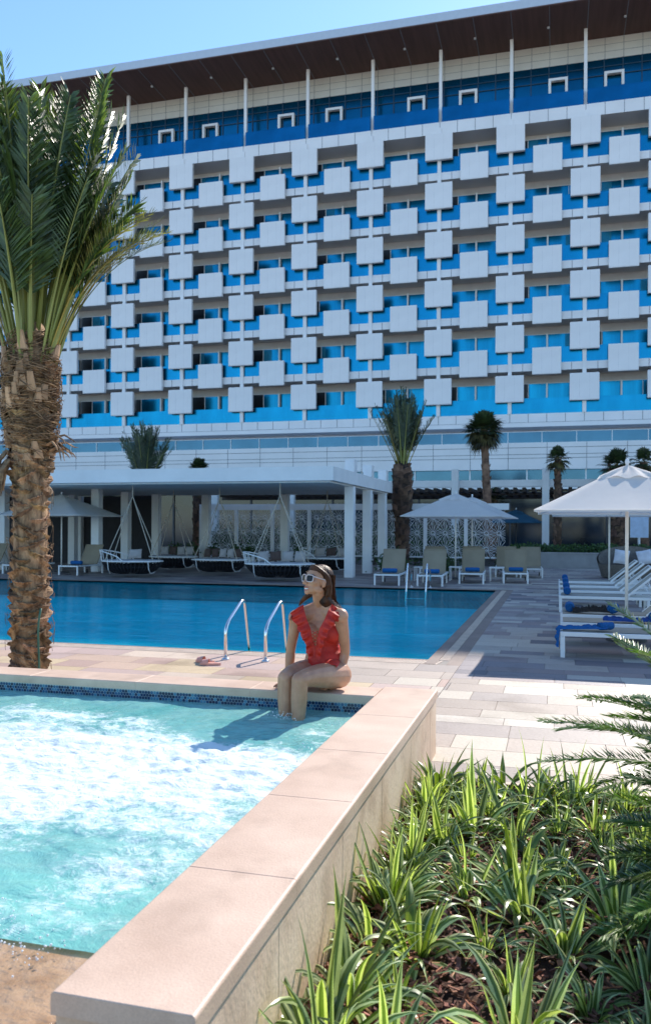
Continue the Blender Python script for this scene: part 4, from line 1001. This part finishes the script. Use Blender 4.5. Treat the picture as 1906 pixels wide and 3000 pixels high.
# ---- background palms
m_frond2 = M('far_palm_leaf', (.035, .060, .028), .5, .35, 2, attr=True, trans=.2, col2=(.06, .085, .038))
m_boot2 = M('far_palm_boot', (.10, .052, .035), .9, .4, 4, .6, 20, attr=True, col2=(.19, .11, .07))
def far_date(loc, H, r_lo, r_hi, zb, nf, L, elr, lab, seed, droop=(.4, .9), base_z=0., ll=.42, grp=None, browny=0.):
    t = empty('date_palm', loc); rg = random.Random(seed); tr_ = MB()
    def rd(z): return r_lo+(r_hi-r_lo)*max(0, min(1, (z-zb)/.35)) if z < H-.25 else r_hi*.75
    tr_.cur = (.3, .3, .3); tr_.tube([(0, 0, 0), (0, 0, zb), (0, 0, zb+.4), (0, 0, H-.3), (0, 0, H)], [r_lo, r_lo, r_hi, r_hi*.95, r_hi*.5], 14)
    boot_trunk(tr_, H-.1, rd, 3.0, rg, dz=.16, nu=5, nv=4, thick=.07); tr_.build('trunk', m_boot2, t)
    c_ = MB()
    for i in range(nf):
        q = i/nf; az = i*2.39996; el = R(elr[0]+(elr[1]-elr[0])*q+rg.gauss(0, 3))
        frond(c_, (math.cos(az)*r_hi*.5*q, math.sin(az)*r_hi*.5*q, H-.1-.2*q), az, el, L*(1-.2*q)+rg.gauss(0, .1), rg.uniform(*droop), ll, 34, rg, r0=.03, bare=.28, lw=.024, cap=4, dead=(q > .7 and rg.random() < browny), roll=rg.gauss(0, .4))
    c_.build('crown', [m_rach, m_frond2], t); return tag(t, lab, 'palm tree', grp)
far_date((-5.93, 33, 0), 4.25, .26, .38, 2.0, 46, 2.95, (88, 68), 'date palm with an upright feathery crown beside the white pavilion', 5, (.05, .3), browny=.6)
far_date((-18.4, 35.3, 0), 3.5, .27, .36, 2.2, 32, 3.0, (88, 66), 'date palm rising behind the left part of the pavilion roof', 9, (.1, .5), ll=.55)
far_date((-19.6, 34.0, 0), 2.6, .25, .3, 1.5, 16, 1.4, (80, 10), 'short palm trunk inside the left bay of the pavilion', 12, (.4, 1.0))
m_fan = M('fan_palm_leaf', (.030, .055, .022), .5, .4, 3, attr=True, trans=.2, col2=(.06, .09, .03))
def fan_palm(loc, H, r0, r1, cr_, nl, lab, seed, skirt=.4, boots=False, lean=0):
    t = empty('fan_palm', loc); rg = random.Random(seed); tr_ = MB(); k = 16
    pts = [(lean*(q/k)**1.5, 0, H*q/k) for q in range(k+1)]
    if boots:
        tr_.cur = (.4, .4, .4); tr_.tube(pts, [r0+(r1-r0)*q/k for q in range(k+1)], 12)
        boot_trunk(tr_, H, lambda z: r0+(r1-r0)*z/H, 3.0, rg, dz=.17, nu=5, nv=4, thick=.06)
    else:
        for q in range(k):
            g_ = rg.uniform(1.2, 1.9); tr_.cur = (g_, g_, g_); tr_.tube(pts[q:q+2], [(r0+(r1-r0)*q/k)*rg.uniform(.96, 1.06), r0+(r1-r0)*(q+1)/k], 12)
        for q in range(60):
            a = rg.random()*6.3; z = H*rg.random(); rr_ = r0+(r1-r0)*z/H; g_ = rg.uniform(.5, 2); tr_.cur = (g_, g_, g_)
            x_ = lean*(z/H)**1.5; tr_.tube([(x_+rr_*math.cos(a), rr_*math.sin(a), z), (x_+(rr_+.05)*math.cos(a), (rr_+.05)*math.sin(a), z+.12)], [.03, .01], 4)
    tr_.build('trunk', m_boot2, t)
    c_ = MB(); top = Vector((lean, 0, H))
    for i in range(nl):
        q = i/nl; az = i*2.39996+rg.gauss(0, .2); el = R(85-150*q**.9*(1 if q > .25 else .7)); dead = q > 1-skirt
        d = Vector((math.cos(el)*math.cos(az), math.cos(el)*math.sin(az), math.sin(el))); pl = cr_*.5*rg.uniform(.8, 1.1)
        hub = top+d*pl; kk = rg.uniform(.7, 1.3); c_.mi = 0; c_.cur = (kk*.6, kk*.5, kk*.5); c_.tube([top, hub], .012, 4, caps=False); c_.mi = 1
        side = d.cross(Vector((0, 0, 1))); side = side.normalized() if side.length > .05 else Vector((1, 0, 0)); up = side.cross(d)
        for j in range(17):
            a = R(-125+250*j/16+rg.gauss(0, 2)); v = (d*math.cos(a)+side*math.sin(a)+up*.12).normalized(); l_ = cr_*.52*(1-.25*abs(a)/2.2)*rg.uniform(.85, 1.1)
            w_ = (side*math.cos(a)-d*math.sin(a))*cr_*.04; g_ = kk*rg.uniform(.7, 1.3)
            c_.cur = (g_*2.2, g_*1.2, g_*1.1) if dead else (g_, g_, g_*.9); dp = Vector((0, 0, -(.25 if not dead else .45)*l_))
            c_.add([hub, hub+v*l_*.55+w_, hub+v*l_+dp, hub+v*l_*.55-w_], [(0, 1, 2, 3)])
    c_.build('crown', [m_rach, m_fan], t); return tag(t, lab, 'palm tree')
fan_palm((-2.88, 37.3, .3), 5.6, .21, .15, 1.05, 70, 'tall slender fan palm with a dense round head right of the feathery palm', 3, .35, lean=-.22)
fan_palm((.03, 38, .3), 4.35, .17, .12, .72, 26, 'small fan palm left of the sunlit parasol', 8, .3, boots=True)
fan_palm((2.55, 39, .3), 4.1, .32, .36, .95, 34, 'stout fan palm behind the peak of the sunlit parasol', 14, .15, boots=True)
fan_palm((-15.45, 34.7, 0), 4.2, .22, .26, .62, 60, 'palm with a small round head above the pavilion roof', 15, .1, boots=True)
fan_palm((3.75, 40, .3), 4.3, .2, .16, .8, 22, 'fan palm partly cut off at the right edge behind the parasol', 18, .3)
fan_palm((-3.0, 43, 0), 3.0, .16, .14, .9, 22, 'dark palm standing under the hotel terrace pergola', 22, .2)
# ================================================================== planting bed
m_lily = M('strappy_leaf', (.15, .205, .052), .35, .2, 8, attr=True, trans=.42, tcol=(1.2, 1.3, .45), col2=(.20, .265, .068), spec=.7)
def blade(mb, base, az, el, L, droop, w_, rg, cream, k):
    seg = 8; p = Vector(base); pts = [p.copy()]; ds = []
    for i in range(seg):
        t = i/seg; e = el-droop*t**1.5; d = Vector((math.cos(e)*math.cos(az), math.cos(e)*math.sin(az), math.sin(e))); ds.append(d); p = p+d*(L/seg); pts.append(p.copy())
    ds.append(ds[-1]); s0 = Vector((-math.sin(az), math.cos(az), 0)); tw = rg.gauss(0, .5)
    rows = []
    for i in range(seg+1):
        t = i/seg; ww = w_*(.55+.75*math.sin(math.pi*min(1, t*1.05+.12))**.8)*(1 if t < .62 else max(.02, 1-((t-.62)/.38)**1.6)); s_ = Matrix.Rotation(tw*t, 3, ds[i]) @ s0; n_ = s_.cross(ds[i])
        rows.append([pts[i]+s_*ww*f+n_*ww*g for f, g in ((-1, .35), (-.45, .10), (0, -.12), (.45, .10), (1, .35))])
    gr = (.75*k, .9*k, .8*k); cm = (3.6*k, 3.1*k, 6.0*k) if cream else (1.2*k, 1.2*k, 1.0*k)
    for c in range(4):
        mb.cur = cm if c in (0, 3) else gr
        vs = []; fs = []
        for i in range(seg+1): vs += [rows[i][c], rows[i][c+1]]
        for i in range(seg): fs.append((2*i, 2*i+1, 2*i+3, 2*i+2))
        mb.add(vs, fs)
def clump(seed, cream, n, Lr, yellow=0):
    rg = random.Random(seed); mb = MB()
    for i in range(n):
        q = i/n; az = i*2.39996+rg.gauss(0, .5); el = R(82-56*q+rg.gauss(0, 12)); L = rg.uniform(*Lr)*(1-.15*q)*(1.25 if rg.random() < .15 else 1)
        k = rg.uniform(.65, 1.3); blade(mb, (math.cos(az)*.03, math.sin(az)*.03, -.02), az, el, L, rg.choice((rg.uniform(.2, .9), rg.uniform(1.3, 3.0), rg.uniform(1.6, 3.2))), rg.uniform(.0085, .016), rg, cream and rg.random() < .92, k)
    for i in range(yellow):
        az = rg.random()*6.3; mb_c = mb.cur; blade(mb, (0, 0, 0), az, R(35), .2, .8, .008, rg, False, 2.0)
    return mb.mesh('lily_clump', m_lily, True)
CL = [clump(s, cr_, n, Lr, y) for s, cr_, n, Lr, y in [(1, True, 30, (.24, .36), 0), (2, True, 36, (.22, .40), 1), (3, True, 26, (.26, .42), 0), (4, True, 30, (.20, .34), 1), (5, True, 38, (.26, .42), 0), (6, False, 28, (.24, .36), 1), (7, True, 24, (.28, .44), 0), (8, True, 32, (.18, .32), 2), (9, True, 28, (.26, .44), 0)]]
rg = random.Random(77); placed = []
def put(x, y, s_, k, lab=None):
    o = bpy.data.objects.new('lily_clump', CL[k]); COL.objects.link(o); o.location = (x, y, -.015); o.rotation_euler = (rg.gauss(0, .06), rg.gauss(0, .06), rg.random()*6.3); o.scale = (s_, s_, s_*rg.uniform(.9, 1.1))
    tag(o, lab or 'clump of cream edged strappy leaves growing in the bark covered bed', 'plant', 'strappy leaved clumps in the planting bed'); placed.append((x, y))
tries = 0
while tries < 8000 and len(placed) < 128:
    tries += 1; y = 1.55+rg.random()*3.75; x = -.72+rg.random()*(.62+.24*y+.55)
    near = min([math.hypot(x-a, (y-b)) for a, b in placed] or [9])
    dmin = .215 if y > 3.6 else .26
    if near < dmin: continue
    if y < 3.2 and rg.random() < .18: continue
    put(x, y, rg.choice((rg.uniform(.5, .8), rg.uniform(.8, 1.2))), rg.randrange(len(CL)))
# hugging the wall
for y in (2.35, 2.75, 3.15, 3.55, 3.9, 4.3, 4.65, 5.0):
    put(-.68+rg.random()*.05, y, rg.uniform(.7, .98), rg.choice((2, 5, 4, 6)), 'tall strappy clump leaning against the stone wall of the spa')
# cycads
m_cyc = M('cycad_leaf', (.10, .165, .045), .35, .3, 6, attr=True, trans=.25, tcol=(1.3, 1.6, .5), spec=.6)
def cycad(loc, n, L, lab, seed, z0=.35, elr=(75, 5)):
    t = empty('cycad', loc); rg = random.Random(seed); tk = MB(); tk.cur = (.5, .5, .5); tk.tube([(0, 0, -.02), (0, 0, z0)], [.14, .11], 14); boot_trunk(tk, z0, lambda z: .12, 4, rg, dz=.06, nu=4, nv=3, thick=.03)
    tk.build('trunk', m_boot, t); c_ = MB()
    for i in range(n):
        q = i/n; az = i*2.39996; frond(c_, (math.cos(az)*.05, math.sin(az)*.05, z0), az, R(elr[0]+(elr[1]-elr[0])*q+rg.gauss(0, 3)), L*rg.uniform(.9, 1.1), rg.uniform(.4, .8), .165, 150, rg, r0=.007, vfold=16, bare=.06, lw=.006, cap=4, fw=.22)
    c_.build('crown', [m_rach, m_cyc], t); return tag(t, lab, 'cycad')
cycad((1.12, 4.5, -.02), 52, 1.12, 'feathery cycad fronds reaching in from the right over the bed', 4)
cycad((.96, 3.2, -.02), 60, .80, 'nearer cycad with dense dark fronds at the right edge of the bed', 6, z0=.34, elr=(70, 0))
# ================================================================== the woman on the spa edge
# local frame: x to the camera's right, y away from the camera, z up from the coping
m_skin = M('skin', (.47, .225, .125), .42, .08, 9, .08, 160, spec=.5, col2=(.56, .29, .17))
pb_ = m_skin.node_tree.nodes['Principled BSDF']; pb_.inputs['Subsurface Weight'].default_value = .12; pb_.inputs['Subsurface Radius'].default_value = (.02, .008, .004); pb_.inputs['Subsurface Scale'].default_value = .5
m_red = M('red_swimsuit', (.50, .020, .011), .65, .12, 14, .25, 70, col2=(.60, .032, .015))
m_hair = M('brown_hair', (.018, .0075, .004), .5, .5, 30, .5, 90, stretch=(1, 1, .15), col2=(.10, .036, .014), spec=.25)
WO = Vector((-1.593, 5.785, .45))
woman = empty('person', WO, R(YAW)); tag(woman, 'woman in a red ruffled swimsuit and white sunglasses sitting on the spa edge', 'person')
OD = 6.0
def L(u, v, d): return Vector(((u-765)/1971*d, d-OD, 1.6-(v-(1241+(u-765)*.0049))/1971*d-.45))
def remesh(mb, name, vox, mats, it=6, fac=.5):
    me = mb.mesh(name+'_src', mats[0]); o = bpy.data.objects.new(name, me); COL.objects.link(o)
    md = o.modifiers.new('r', 'REMESH'); md.mode = 'VOXEL'; md.voxel_size = vox; md.use_smooth_shade = True
    ms = o.modifiers.new('s', 'SMOOTH'); ms.iterations = it; ms.factor = fac
    dg = bpy.context.evaluated_depsgraph_get(); dg.update(); me2 = bpy.data.meshes.new_from_object(o.evaluated_get(dg)); bpy.data.objects.remove(o)
    me2.materials.clear()
    for m in mats: me2.materials.append(m)
    o2 = bpy.data.objects.new(name, me2); COL.objects.link(o2); o2.parent = woman
    for p in me2.polygons: p.use_smooth = True
    return o2
def cap(mb, pts, rs, n=14, sub=5):
    """capsule chain: smooth tapered limb with rounded ends"""
    P = [Vector(p) for p in pts]; Q = []; RR = []
    k = len(P)
    def cr_(a, b, c, d, t): return .5*((2*b)+(-a+c)*t+(2*a-5*b+4*c-d)*t*t+(-a+3*b-3*c+d)*t**3)
    for i in range(k-1):
        a, b, c, d = P[max(0, i-1)], P[i], P[i+1], P[min(k-1, i+2)]; ra, rb_, rc, rd_ = rs[max(0, i-1)], rs[i], rs[i+1], rs[min(k-1, i+2)]
        for j in range(sub): Q.append(cr_(a, b, c, d, j/sub)); RR.append(cr_(ra, rb_, rc, rd_, j/sub))
    Q.append(P[-1]); RR.append(rs[-1])
    d0 = (Q[1]-Q[0]).normalized(); d1 = (Q[-1]-Q[-2]).normalized()
    pre = [(Q[0]-d0*RR[0]*math.sin(a), RR[0]*math.cos(a)) for a in (1.45, 1.1, .7, .35)]
    post = [(Q[-1]+d1*RR[-1]*math.sin(a), RR[-1]*math.cos(a)) for a in (.35, .7, 1.1, 1.45)]
    A = pre+list(zip(Q, RR))+post
    mb.tube([a[0] for a in A], [a[1] for a in A], n)
def ell(mb, c, r, rot=None): mb.ball(c, r, 20, 14, rot)
body = MB()
LS, RS = L(801, 1449, 5.87), L(697, 1452, 5.96)
LH, RH = Vector((.095, -.06, .135)), Vector((-.105, .075, .135))
LK, RK = L(706, 1597, 5.58), L(673, 1592, 5.67)
SPc = [Vector((-.005, .02, .12)), Vector((-.012, .04, .25)), Vector((-.02, .03, .37)), Vector((-.03, -.01, .47)), Vector((-.035, -.0, .555))]
yaw_t = R(18)      # torso turned a little to the picture's left
RZ = Matrix.Rotation(-yaw_t, 3, 'Z')
ell(body, (-.005, .01, .115), (.165, .125, .115), RZ); ell(body, (-.008, .03, .20), (.140, .105, .11), RZ)
ell(body, (-.014, .04, .275), (.118, .088, .10), RZ); ell(body, (-.022, .035, .36), (.130, .092, .10), RZ)
ell(body, (-.030, .02, .44), (.145, .092, .095), RZ); ell(body, (-.036, .02, .50), (.135, .075, .065), RZ)
for sx, bx in ((-1, -.105), (1, .052)): ell(body, (bx, -.055 if sx < 0 else -.062, .405), (.062, .055, .062))
cap(body, [LS+Vector((0, 0, .005)), Vector((-.03, .01, .54)), RS+Vector((0, 0, .005))], [.052, .05, .052])
ell(body, LS, (.056, .056, .056)); ell(body, RS, (.056, .056, .056))
HC = L(745, 1366, 5.90)                                   # head centre
NB = Vector((-.036, .02, .55)); cap(body, [NB, NB+Vector((.0, -.005, .05)), HC+Vector((.012, .012, -.075))], [.060, .049, .048])
for sh in (LS, RS): cap(body, [sh+Vector((0, 0, .01)), (NB+sh)*.5+Vector((0, .0, .035)), NB+Vector((0, .01, .035))], [.035, .035, .045])
# arms
LE, LW = L(812, 1532, 5.97), L(795, 1604, 5.95)
RE, RW = L(685, 1527, 6.05), L(679, 1598, 6.06)
cap(body, [LS, LS.lerp(LE, .45)+Vector((.004, 0, 0)), LE, LE.lerp(LW, .35), LW], [.050, .042, .035, .036, .024])
cap(body, [RS, RS.lerp(RE, .45), RE, RE.lerp(RW, .35), RW], [.048, .040, .034, .035, .024])
# legs
LF, RF = LK+Vector((-.012, -.02, -.44)), RK+Vector((.0, -.02, -.44))
cap(body, [LH+Vector((.0, .01, -.03)), LH.lerp(LK, .45)+Vector((0, 0, -.008)), LH.lerp(LK, .8), LK+Vector((0, 0, -.008))], [.096, .084, .066, .056])
cap(body, [RH+Vector((0, .0, -.03)), RH.lerp(RK, .45)+Vector((0, 0, -.008)), RH.lerp(RK, .8), RK+Vector((0, 0, -.008))], [.094, .082, .064, .055])
for K_, F_ in ((LK, LF), (RK, RF)):
    cap(body, [K_+Vector((0, -.0, -.012)), K_.lerp(F_, .30)+Vector((0, .012, 0)), K_.lerp(F_, .7)+Vector((0, .004, 0)), F_], [.054, .056, .041, .032])
    cap(body, [F_+Vector((0, .02, -.03)), F_+Vector((-.03, -.05, -.07)), F_+Vector((-.055, -.12, -.09))], [.034, .034, .022])
# hands: palm and five fingers each, resting on the coping
def hand(mb, wr, d, side, thumb):
    d = Vector(d).normalized(); s_ = Vector((-d.y, d.x, 0)).normalized()*side; pz = Vector((wr.x, wr.y, .022)); pc = pz+d*.045
    cap(mb, [wr, wr*.4+pz*.6+Vector((0, 0, .01)), pc], [.022, .024, .022])
    for i, (o_, ln) in enumerate(((-.030, .060), (-.010, .070), (.010, .066), (.029, .052))):
        a = pc+s_*o_+d*.015; b_ = a+(d+s_*o_*6).normalized()*ln*.5+Vector((0, 0, .004)); c_ = b_+(d+s_*o_*5).normalized()*ln*.5+Vector((0, 0, -.012))
        cap(mb, [pc-d*.02+s_*o_*.8, a, b_, c_], [.013, .0105, .0092, .0078], 10, 3)
    cap(mb, [pz+s_*thumb*.02, pz+d*.03+s_*thumb*.045, pz+d*.055+s_*thumb*.058+Vector((0, 0, -.006))], [.014, .011, .0085], 10, 3)
hand(body, LW, (-.9, -.35, 0), 1, -1); hand(body, RW, (-.5, -.8, 0), 1, 1)
# head
HD = Vector((-.77, -.60, .0)).normalized()                # facing direction, chin a little raised
hs = Vector((0, 0, 1)).cross(HD).normalized(); hu = (Vector((0, 0, 1))-HD*.17).normalized(); hf = hs.cross(hu).normalized()
if hf.dot(HD) < 0: hf = -hf
def H(f, s, u): return HC+hf*f+hs*s+hu*u
HM = Matrix((hf, hs, hu)).transposed()
def hell(mb, f, s, u, rf_, rs_, ru): mb.ball(H(f, s, u), (rf_, rs_, ru), 20, 14, HM)
hell(body, -.018, 0, .030, .094, .074, .082); hell(body, .022, 0, .0, .066, .064, .088); hell(body, .040, 0, -.055, .046, .046, .044)
hell(body, .070, 0, -.088, .020, .021, .018)
for s in (-1, 1):
    hell(body, .048, s*.036, -.016, .032, .026, .026); hell(body, .005, s*.045, -.060, .042, .018, .026)
    hell(body, -.012, s*.074, -.012, .020, .009, .030); hell(body, -.006, s*.072, -.034, .010, .008, .011)
cap(body, [H(.084, 0, .012), H(.096, 0, -.012), H(.108, 0, -.028)], [.010, .0115, .0125], 10, 3)
for s in (-1, 1): hell(body, .094, s*.011, -.031, .012, .009, .008)
cap(body, [H(.076, -.026, -.060), H(.088, 0, -.0545), H(.076, .026, -.060)], [.005, .0075, .005], 8, 3)
cap(body, [H(.074, -.023, -.072), H(.084, 0, -.077), H(.074, .023, -.072)], [.005, .008, .005], 8, 3)
bo = remesh(body, 'body', .0048, [m_skin], 5, .5)
# lips, teeth
MB().tube(bezier(H(.080, -.024, -.060), H(.0945, -.010, -.053), H(.0945, .010, -.053), H(.080, .024, -.060), 8), [.003]*3+[.0045]*3+[.003]*3, 6).build('upper_lip', M('lips', (.42, .12, .10), .35), woman, True)
MB().tube(bezier(H(.078, -.023, -.068), H(.091, -.010, -.081), H(.091, .010, -.081), H(.078, .023, -.068), 8), [.003]*3+[.005]*3+[.003]*3, 6).build('lower_lip', bpy.data.materials['lips'], woman, True)
MB().tube(bezier(H(.079, -.019, -.063), H(.089, -.008, -.067), H(.089, .008, -.067), H(.079, .019, -.063), 6), .0045, 6).build('teeth', M('teeth', (.75, .72, .66), .3), woman, True)
for s in (-1, 1): MB().tube(bezier(H(.072, s*.018, .030), H(.084, s*.026, .040), H(.075, s*.044, .040), H(.058, s*.056, .028), 6), [.002, .003, .003, .003, .003, .002, .001], 5).build('eyebrow', m_hair, woman, True)
# sunglasses
m_frame = M('white_acetate', (.58, .47, .45), .3, .03); m_lens = M('smoked_lens', (.012, .009, .011), .15, .1, spec=.25)
gl = MB(); ln = MB()
for s in (-1, 1):
    def gp(a, b): return H(.098-.016*abs(s*.032+a*.030)/.06, s*.034+a*.029, .008+b*.024)
    ring = []
    for i in range(24):
        t = 2*math.pi*i/24; ca, sa = math.cos(t), math.sin(t); q = (abs(ca)**4+abs(sa)**4)**-.25; ring.append(gp(ca*q, sa*q))
    gl.tube(ring+ring[:1], .0038, 6, caps=False)
    c0 = gp(0, 0); ln.add([c0]+[c0.lerp(q, .97) for q in ring], [(0, i+1, (i+1) % 24+1) for i in range(24)]); ln.add([c0-hf*.002]+[c0.lerp(q, .97)-hf*.002 for q in ring], [(0, (i+1) % 24+1, i+1) for i in range(24)])
    gl.tube([gp(s*1.0, .7), H(.055, s*.076, .018), H(-.005, s*.082, .012), H(-.022, s*.080, -.004)], [.005, .004, .0035, .003], 6)
gl.tube([H(.099, -.006, .014), H(.101, 0, .016), H(.099, .006, .014)], .004, 6)
go = gl.build('sunglasses', m_frame, woman, True); lo_ = ln.build('lens', m_lens, go)
# hair: scalp cap plus a long mass down the back and strands
hb = MB()
hell(hb, -.036, 0, .038, .092, .081, .084); hell(hb, -.004, 0, .066, .070, .064, .047); hell(hb, -.075, 0, -.01, .050, .068, .080)
for s in (-1, 1): cap(hb, [H(.048, s*.012, .098), H(.022, s*.055, .072), H(-.032, s*.078, .030), H(-.058, s*.076, -.03), H(-.07, s*.06, -.08)], [.013, .016, .018, .022, .024], 10, 3)
def world_l(x, y, z): return Vector((x, y, z))
sb = L(793, 1446, 6.0)
for k, (dx, dy, tz, rr_) in enumerate([(.0, .04, 0, .036), (.018, .02, -.01, .028), (-.03, .06, .0, .036), (.008, .0, .01, .022), (-.055, .06, .01, .030)]):
    cap(hb, [H(-.085, 0+k*.01-.02, .02), H(-.095, -.01*k, -.07), HC+Vector((.055+dx*.6, .04+dy, -.14)), sb+Vector((-.01+dx, dy, .02+tz)), sb+Vector((.004+dx*.7, dy+.01, -.07+tz*2))], [.045, .05, .045, rr_*1.1, rr_*.35], 12, 4)
cap(hb, [H(-.04, .075, -.02), HC+Vector((-.05, .05, -.10)), L(712, 1412, 6.0), L(704, 1424, 6.0)], [.022, .022, .016, .006], 10, 4)
ho = remesh(hb, 'hair', .005, [m_hair], 3, .4)
hst = MB(); rh_ = random.Random(3)
for i in range(380):
    s = rh_.uniform(-1, 1); z0 = rh_.uniform(0, 1); st0 = H(rh_.uniform(-.10, .05), s*.083, .055+.03*(1-abs(s)))
    if rh_.random() < .75:
        e = sb+Vector((rh_.uniform(-.06, .045), rh_.uniform(-.0, .12), rh_.uniform(-.07, .05))); m1 = H(-.125, s*.07, .0); m2 = HC+Vector((.085+rh_.gauss(0, .012), .07+rh_.gauss(0, .02), -.13))
    else:
        st0 = H(.058-.05*abs(s), s*.05, .100-.02*abs(s)); m1 = H(.0, s*.088, .082); m2 = H(-.05, s*.094, .03); e = H(-.09, s*.08, -.09)
    hst.tube(bezier(st0, m1, m2, e, 9), [.0025, .003, .003, .003, .003, .003, .0025, .002, .0015, .001], 3, caps=False)
hst.build('hair_strands', m_hair, woman)
# swimsuit: inflated torso clipped by neckline, leg line and armholes
suit = MB()
g = .0065
for c, r_ in (((-.005, .01, .115), (.165, .125, .115)), ((-.008, .03, .20), (.140, .105, .11)), ((-.014, .04, .275), (.118, .088, .10)), ((-.022, .035, .36), (.130, .092, .10)), ((-.030, .02, .44), (.145, .092, .095)), ((-.036, .02, .50), (.135, .075, .065))):
    ell(suit, c, tuple(a+g for a in r_), RZ)
for sx, bx in ((-1, -.105), (1, .052)): ell(suit, (bx, -.055 if sx < 0 else -.062, .405), (.062+g, .055+g, .062+g))
for sh in (LS, RS): cap(suit, [sh+Vector((0, 0, .005)), (NB+sh)*.5+Vector((0, .0, .03))], [.052+g, .042+g])
for H_, K_ in ((LH, LK), (RH, RK)): cap(suit, [H_+Vector((0, .01, -.03)), H_.lerp(K_, .2)], [.096+.002, .090+.002])
s_o = remesh(suit, 'swimsuit', .006, [m_red], 5, .5)
bm = bmesh.new(); bm.from_mesh(s_o.data); kill = []
for f in bm.faces:
    c = f.calc_center_median(); x, y, z = c.x, c.y, c.z
    front = y < .03
    cx = -.058+(.47-z)*.02
    dead = False
    if z > .565: dead = True
    if front and z > .30:                        # V neckline
        hw = .012+(.078)*max(0, min(1, (z-.30)/.20))**.9
        if abs(x-cx) < hw: dead = True
    if not front and z > .43 and abs(x+.03) < .085: dead = True
    if (x > LS.x-.012 and z > .36) or (x < RS.x+.012 and z > .36): dead = True      # armholes
    if x > .13 and z > .33: dead = True
    # leg line: rises over the hips
    hipl = .085+.35*abs(x+.01)
    if z < .07: dead = True
    if y < .09 and z < .145+max(0, -x-.08)*.7: dead = True
    if x > .06 and z < .155+(x-.06)*1.2: dead = True
    if x < -.12 and z < .25: dead = True
    for H_, K_ in ((LH, LK), (RH, RK)):
        d_ = (K_-H_); t_ = (Vector(c)-H_).dot(d_)/d_.length_squared
        if t_ > .42 and z < .20: dead = True
    if dead: kill.append(f)
bmesh.ops.delete(bm, geom=kill, context='FACES'); bm.to_mesh(s_o.data); bm.free()
md = s_o.modifiers.new('t', 'SOLIDIFY'); md.thickness = .004; md.offset = 0
# ruffles along both sides of the neckline
def ruffle(path, out, w0, w1, nf, ph=0):
    mb = MB(); P = [Vector(p) for p in path]; k = len(P)-1
    def at(t):
        a = t*k; i = min(int(a), k-1); return P[i].lerp(P[i+1], a-i)
    def f(u, v, off=0):
        p = at(u); w_ = (w0+(w1-w0)*u)*min(1, .35+u*7); wave = math.sin(u*nf*2*math.pi+ph); wave2 = math.sin(u*nf*4.7+ph*2)
        return p+Vector(out)*w_*v*(1+.12*wave2)+Vector((0, -1, 0))*(v*(.022*wave+.012)+.016*math.sin(math.pi*v)+off)+Vector((0, 0, -1))*w_*.35*v
    mb.grid(f, 90, 7); mb.grid(lambda u, v: f(u, v, .0025), 90, 7); return mb.build('ruffle', m_red, woman, True)
def F(u, v, d): return L(u, v, d)
ruffle([F(714, 1421, 5.90), F(716, 1436, 5.86), F(722, 1456, 5.84), F(731, 1478, 5.83), F(735, 1500, 5.84), F(737, 1522, 5.86), F(739, 1545, 5.88)], (-.96, -.1, -.1), .105, .030, 7)
ruffle([F(781, 1420, 5.90), F(772, 1436, 5.83), F(764, 1456, 5.79), F(752, 1478, 5.79), F(747, 1500, 5.80), F(744, 1522, 5.83), F(742, 1545, 5.86)], (.90, -.1, -.15), .085, .034, 7, 1.2)
ruffle([F(700, 1428, 5.94), F(692, 1436, 5.92), F(687, 1444, 5.93)], (-.5, -.2, -.8), .06, .04, 2)
# lacing
lc = MB()
for i in range(5):
    v0 = 1484+i*8; d_ = 5.815
    lc.tube([F(735, v0, d_), F(748, v0+8, d_-.012)], .0024, 5); lc.tube([F(748, v0, d_-.012), F(735, v0+8, d_)], .0024, 5)
lc.build('lacing', m_red, woman)
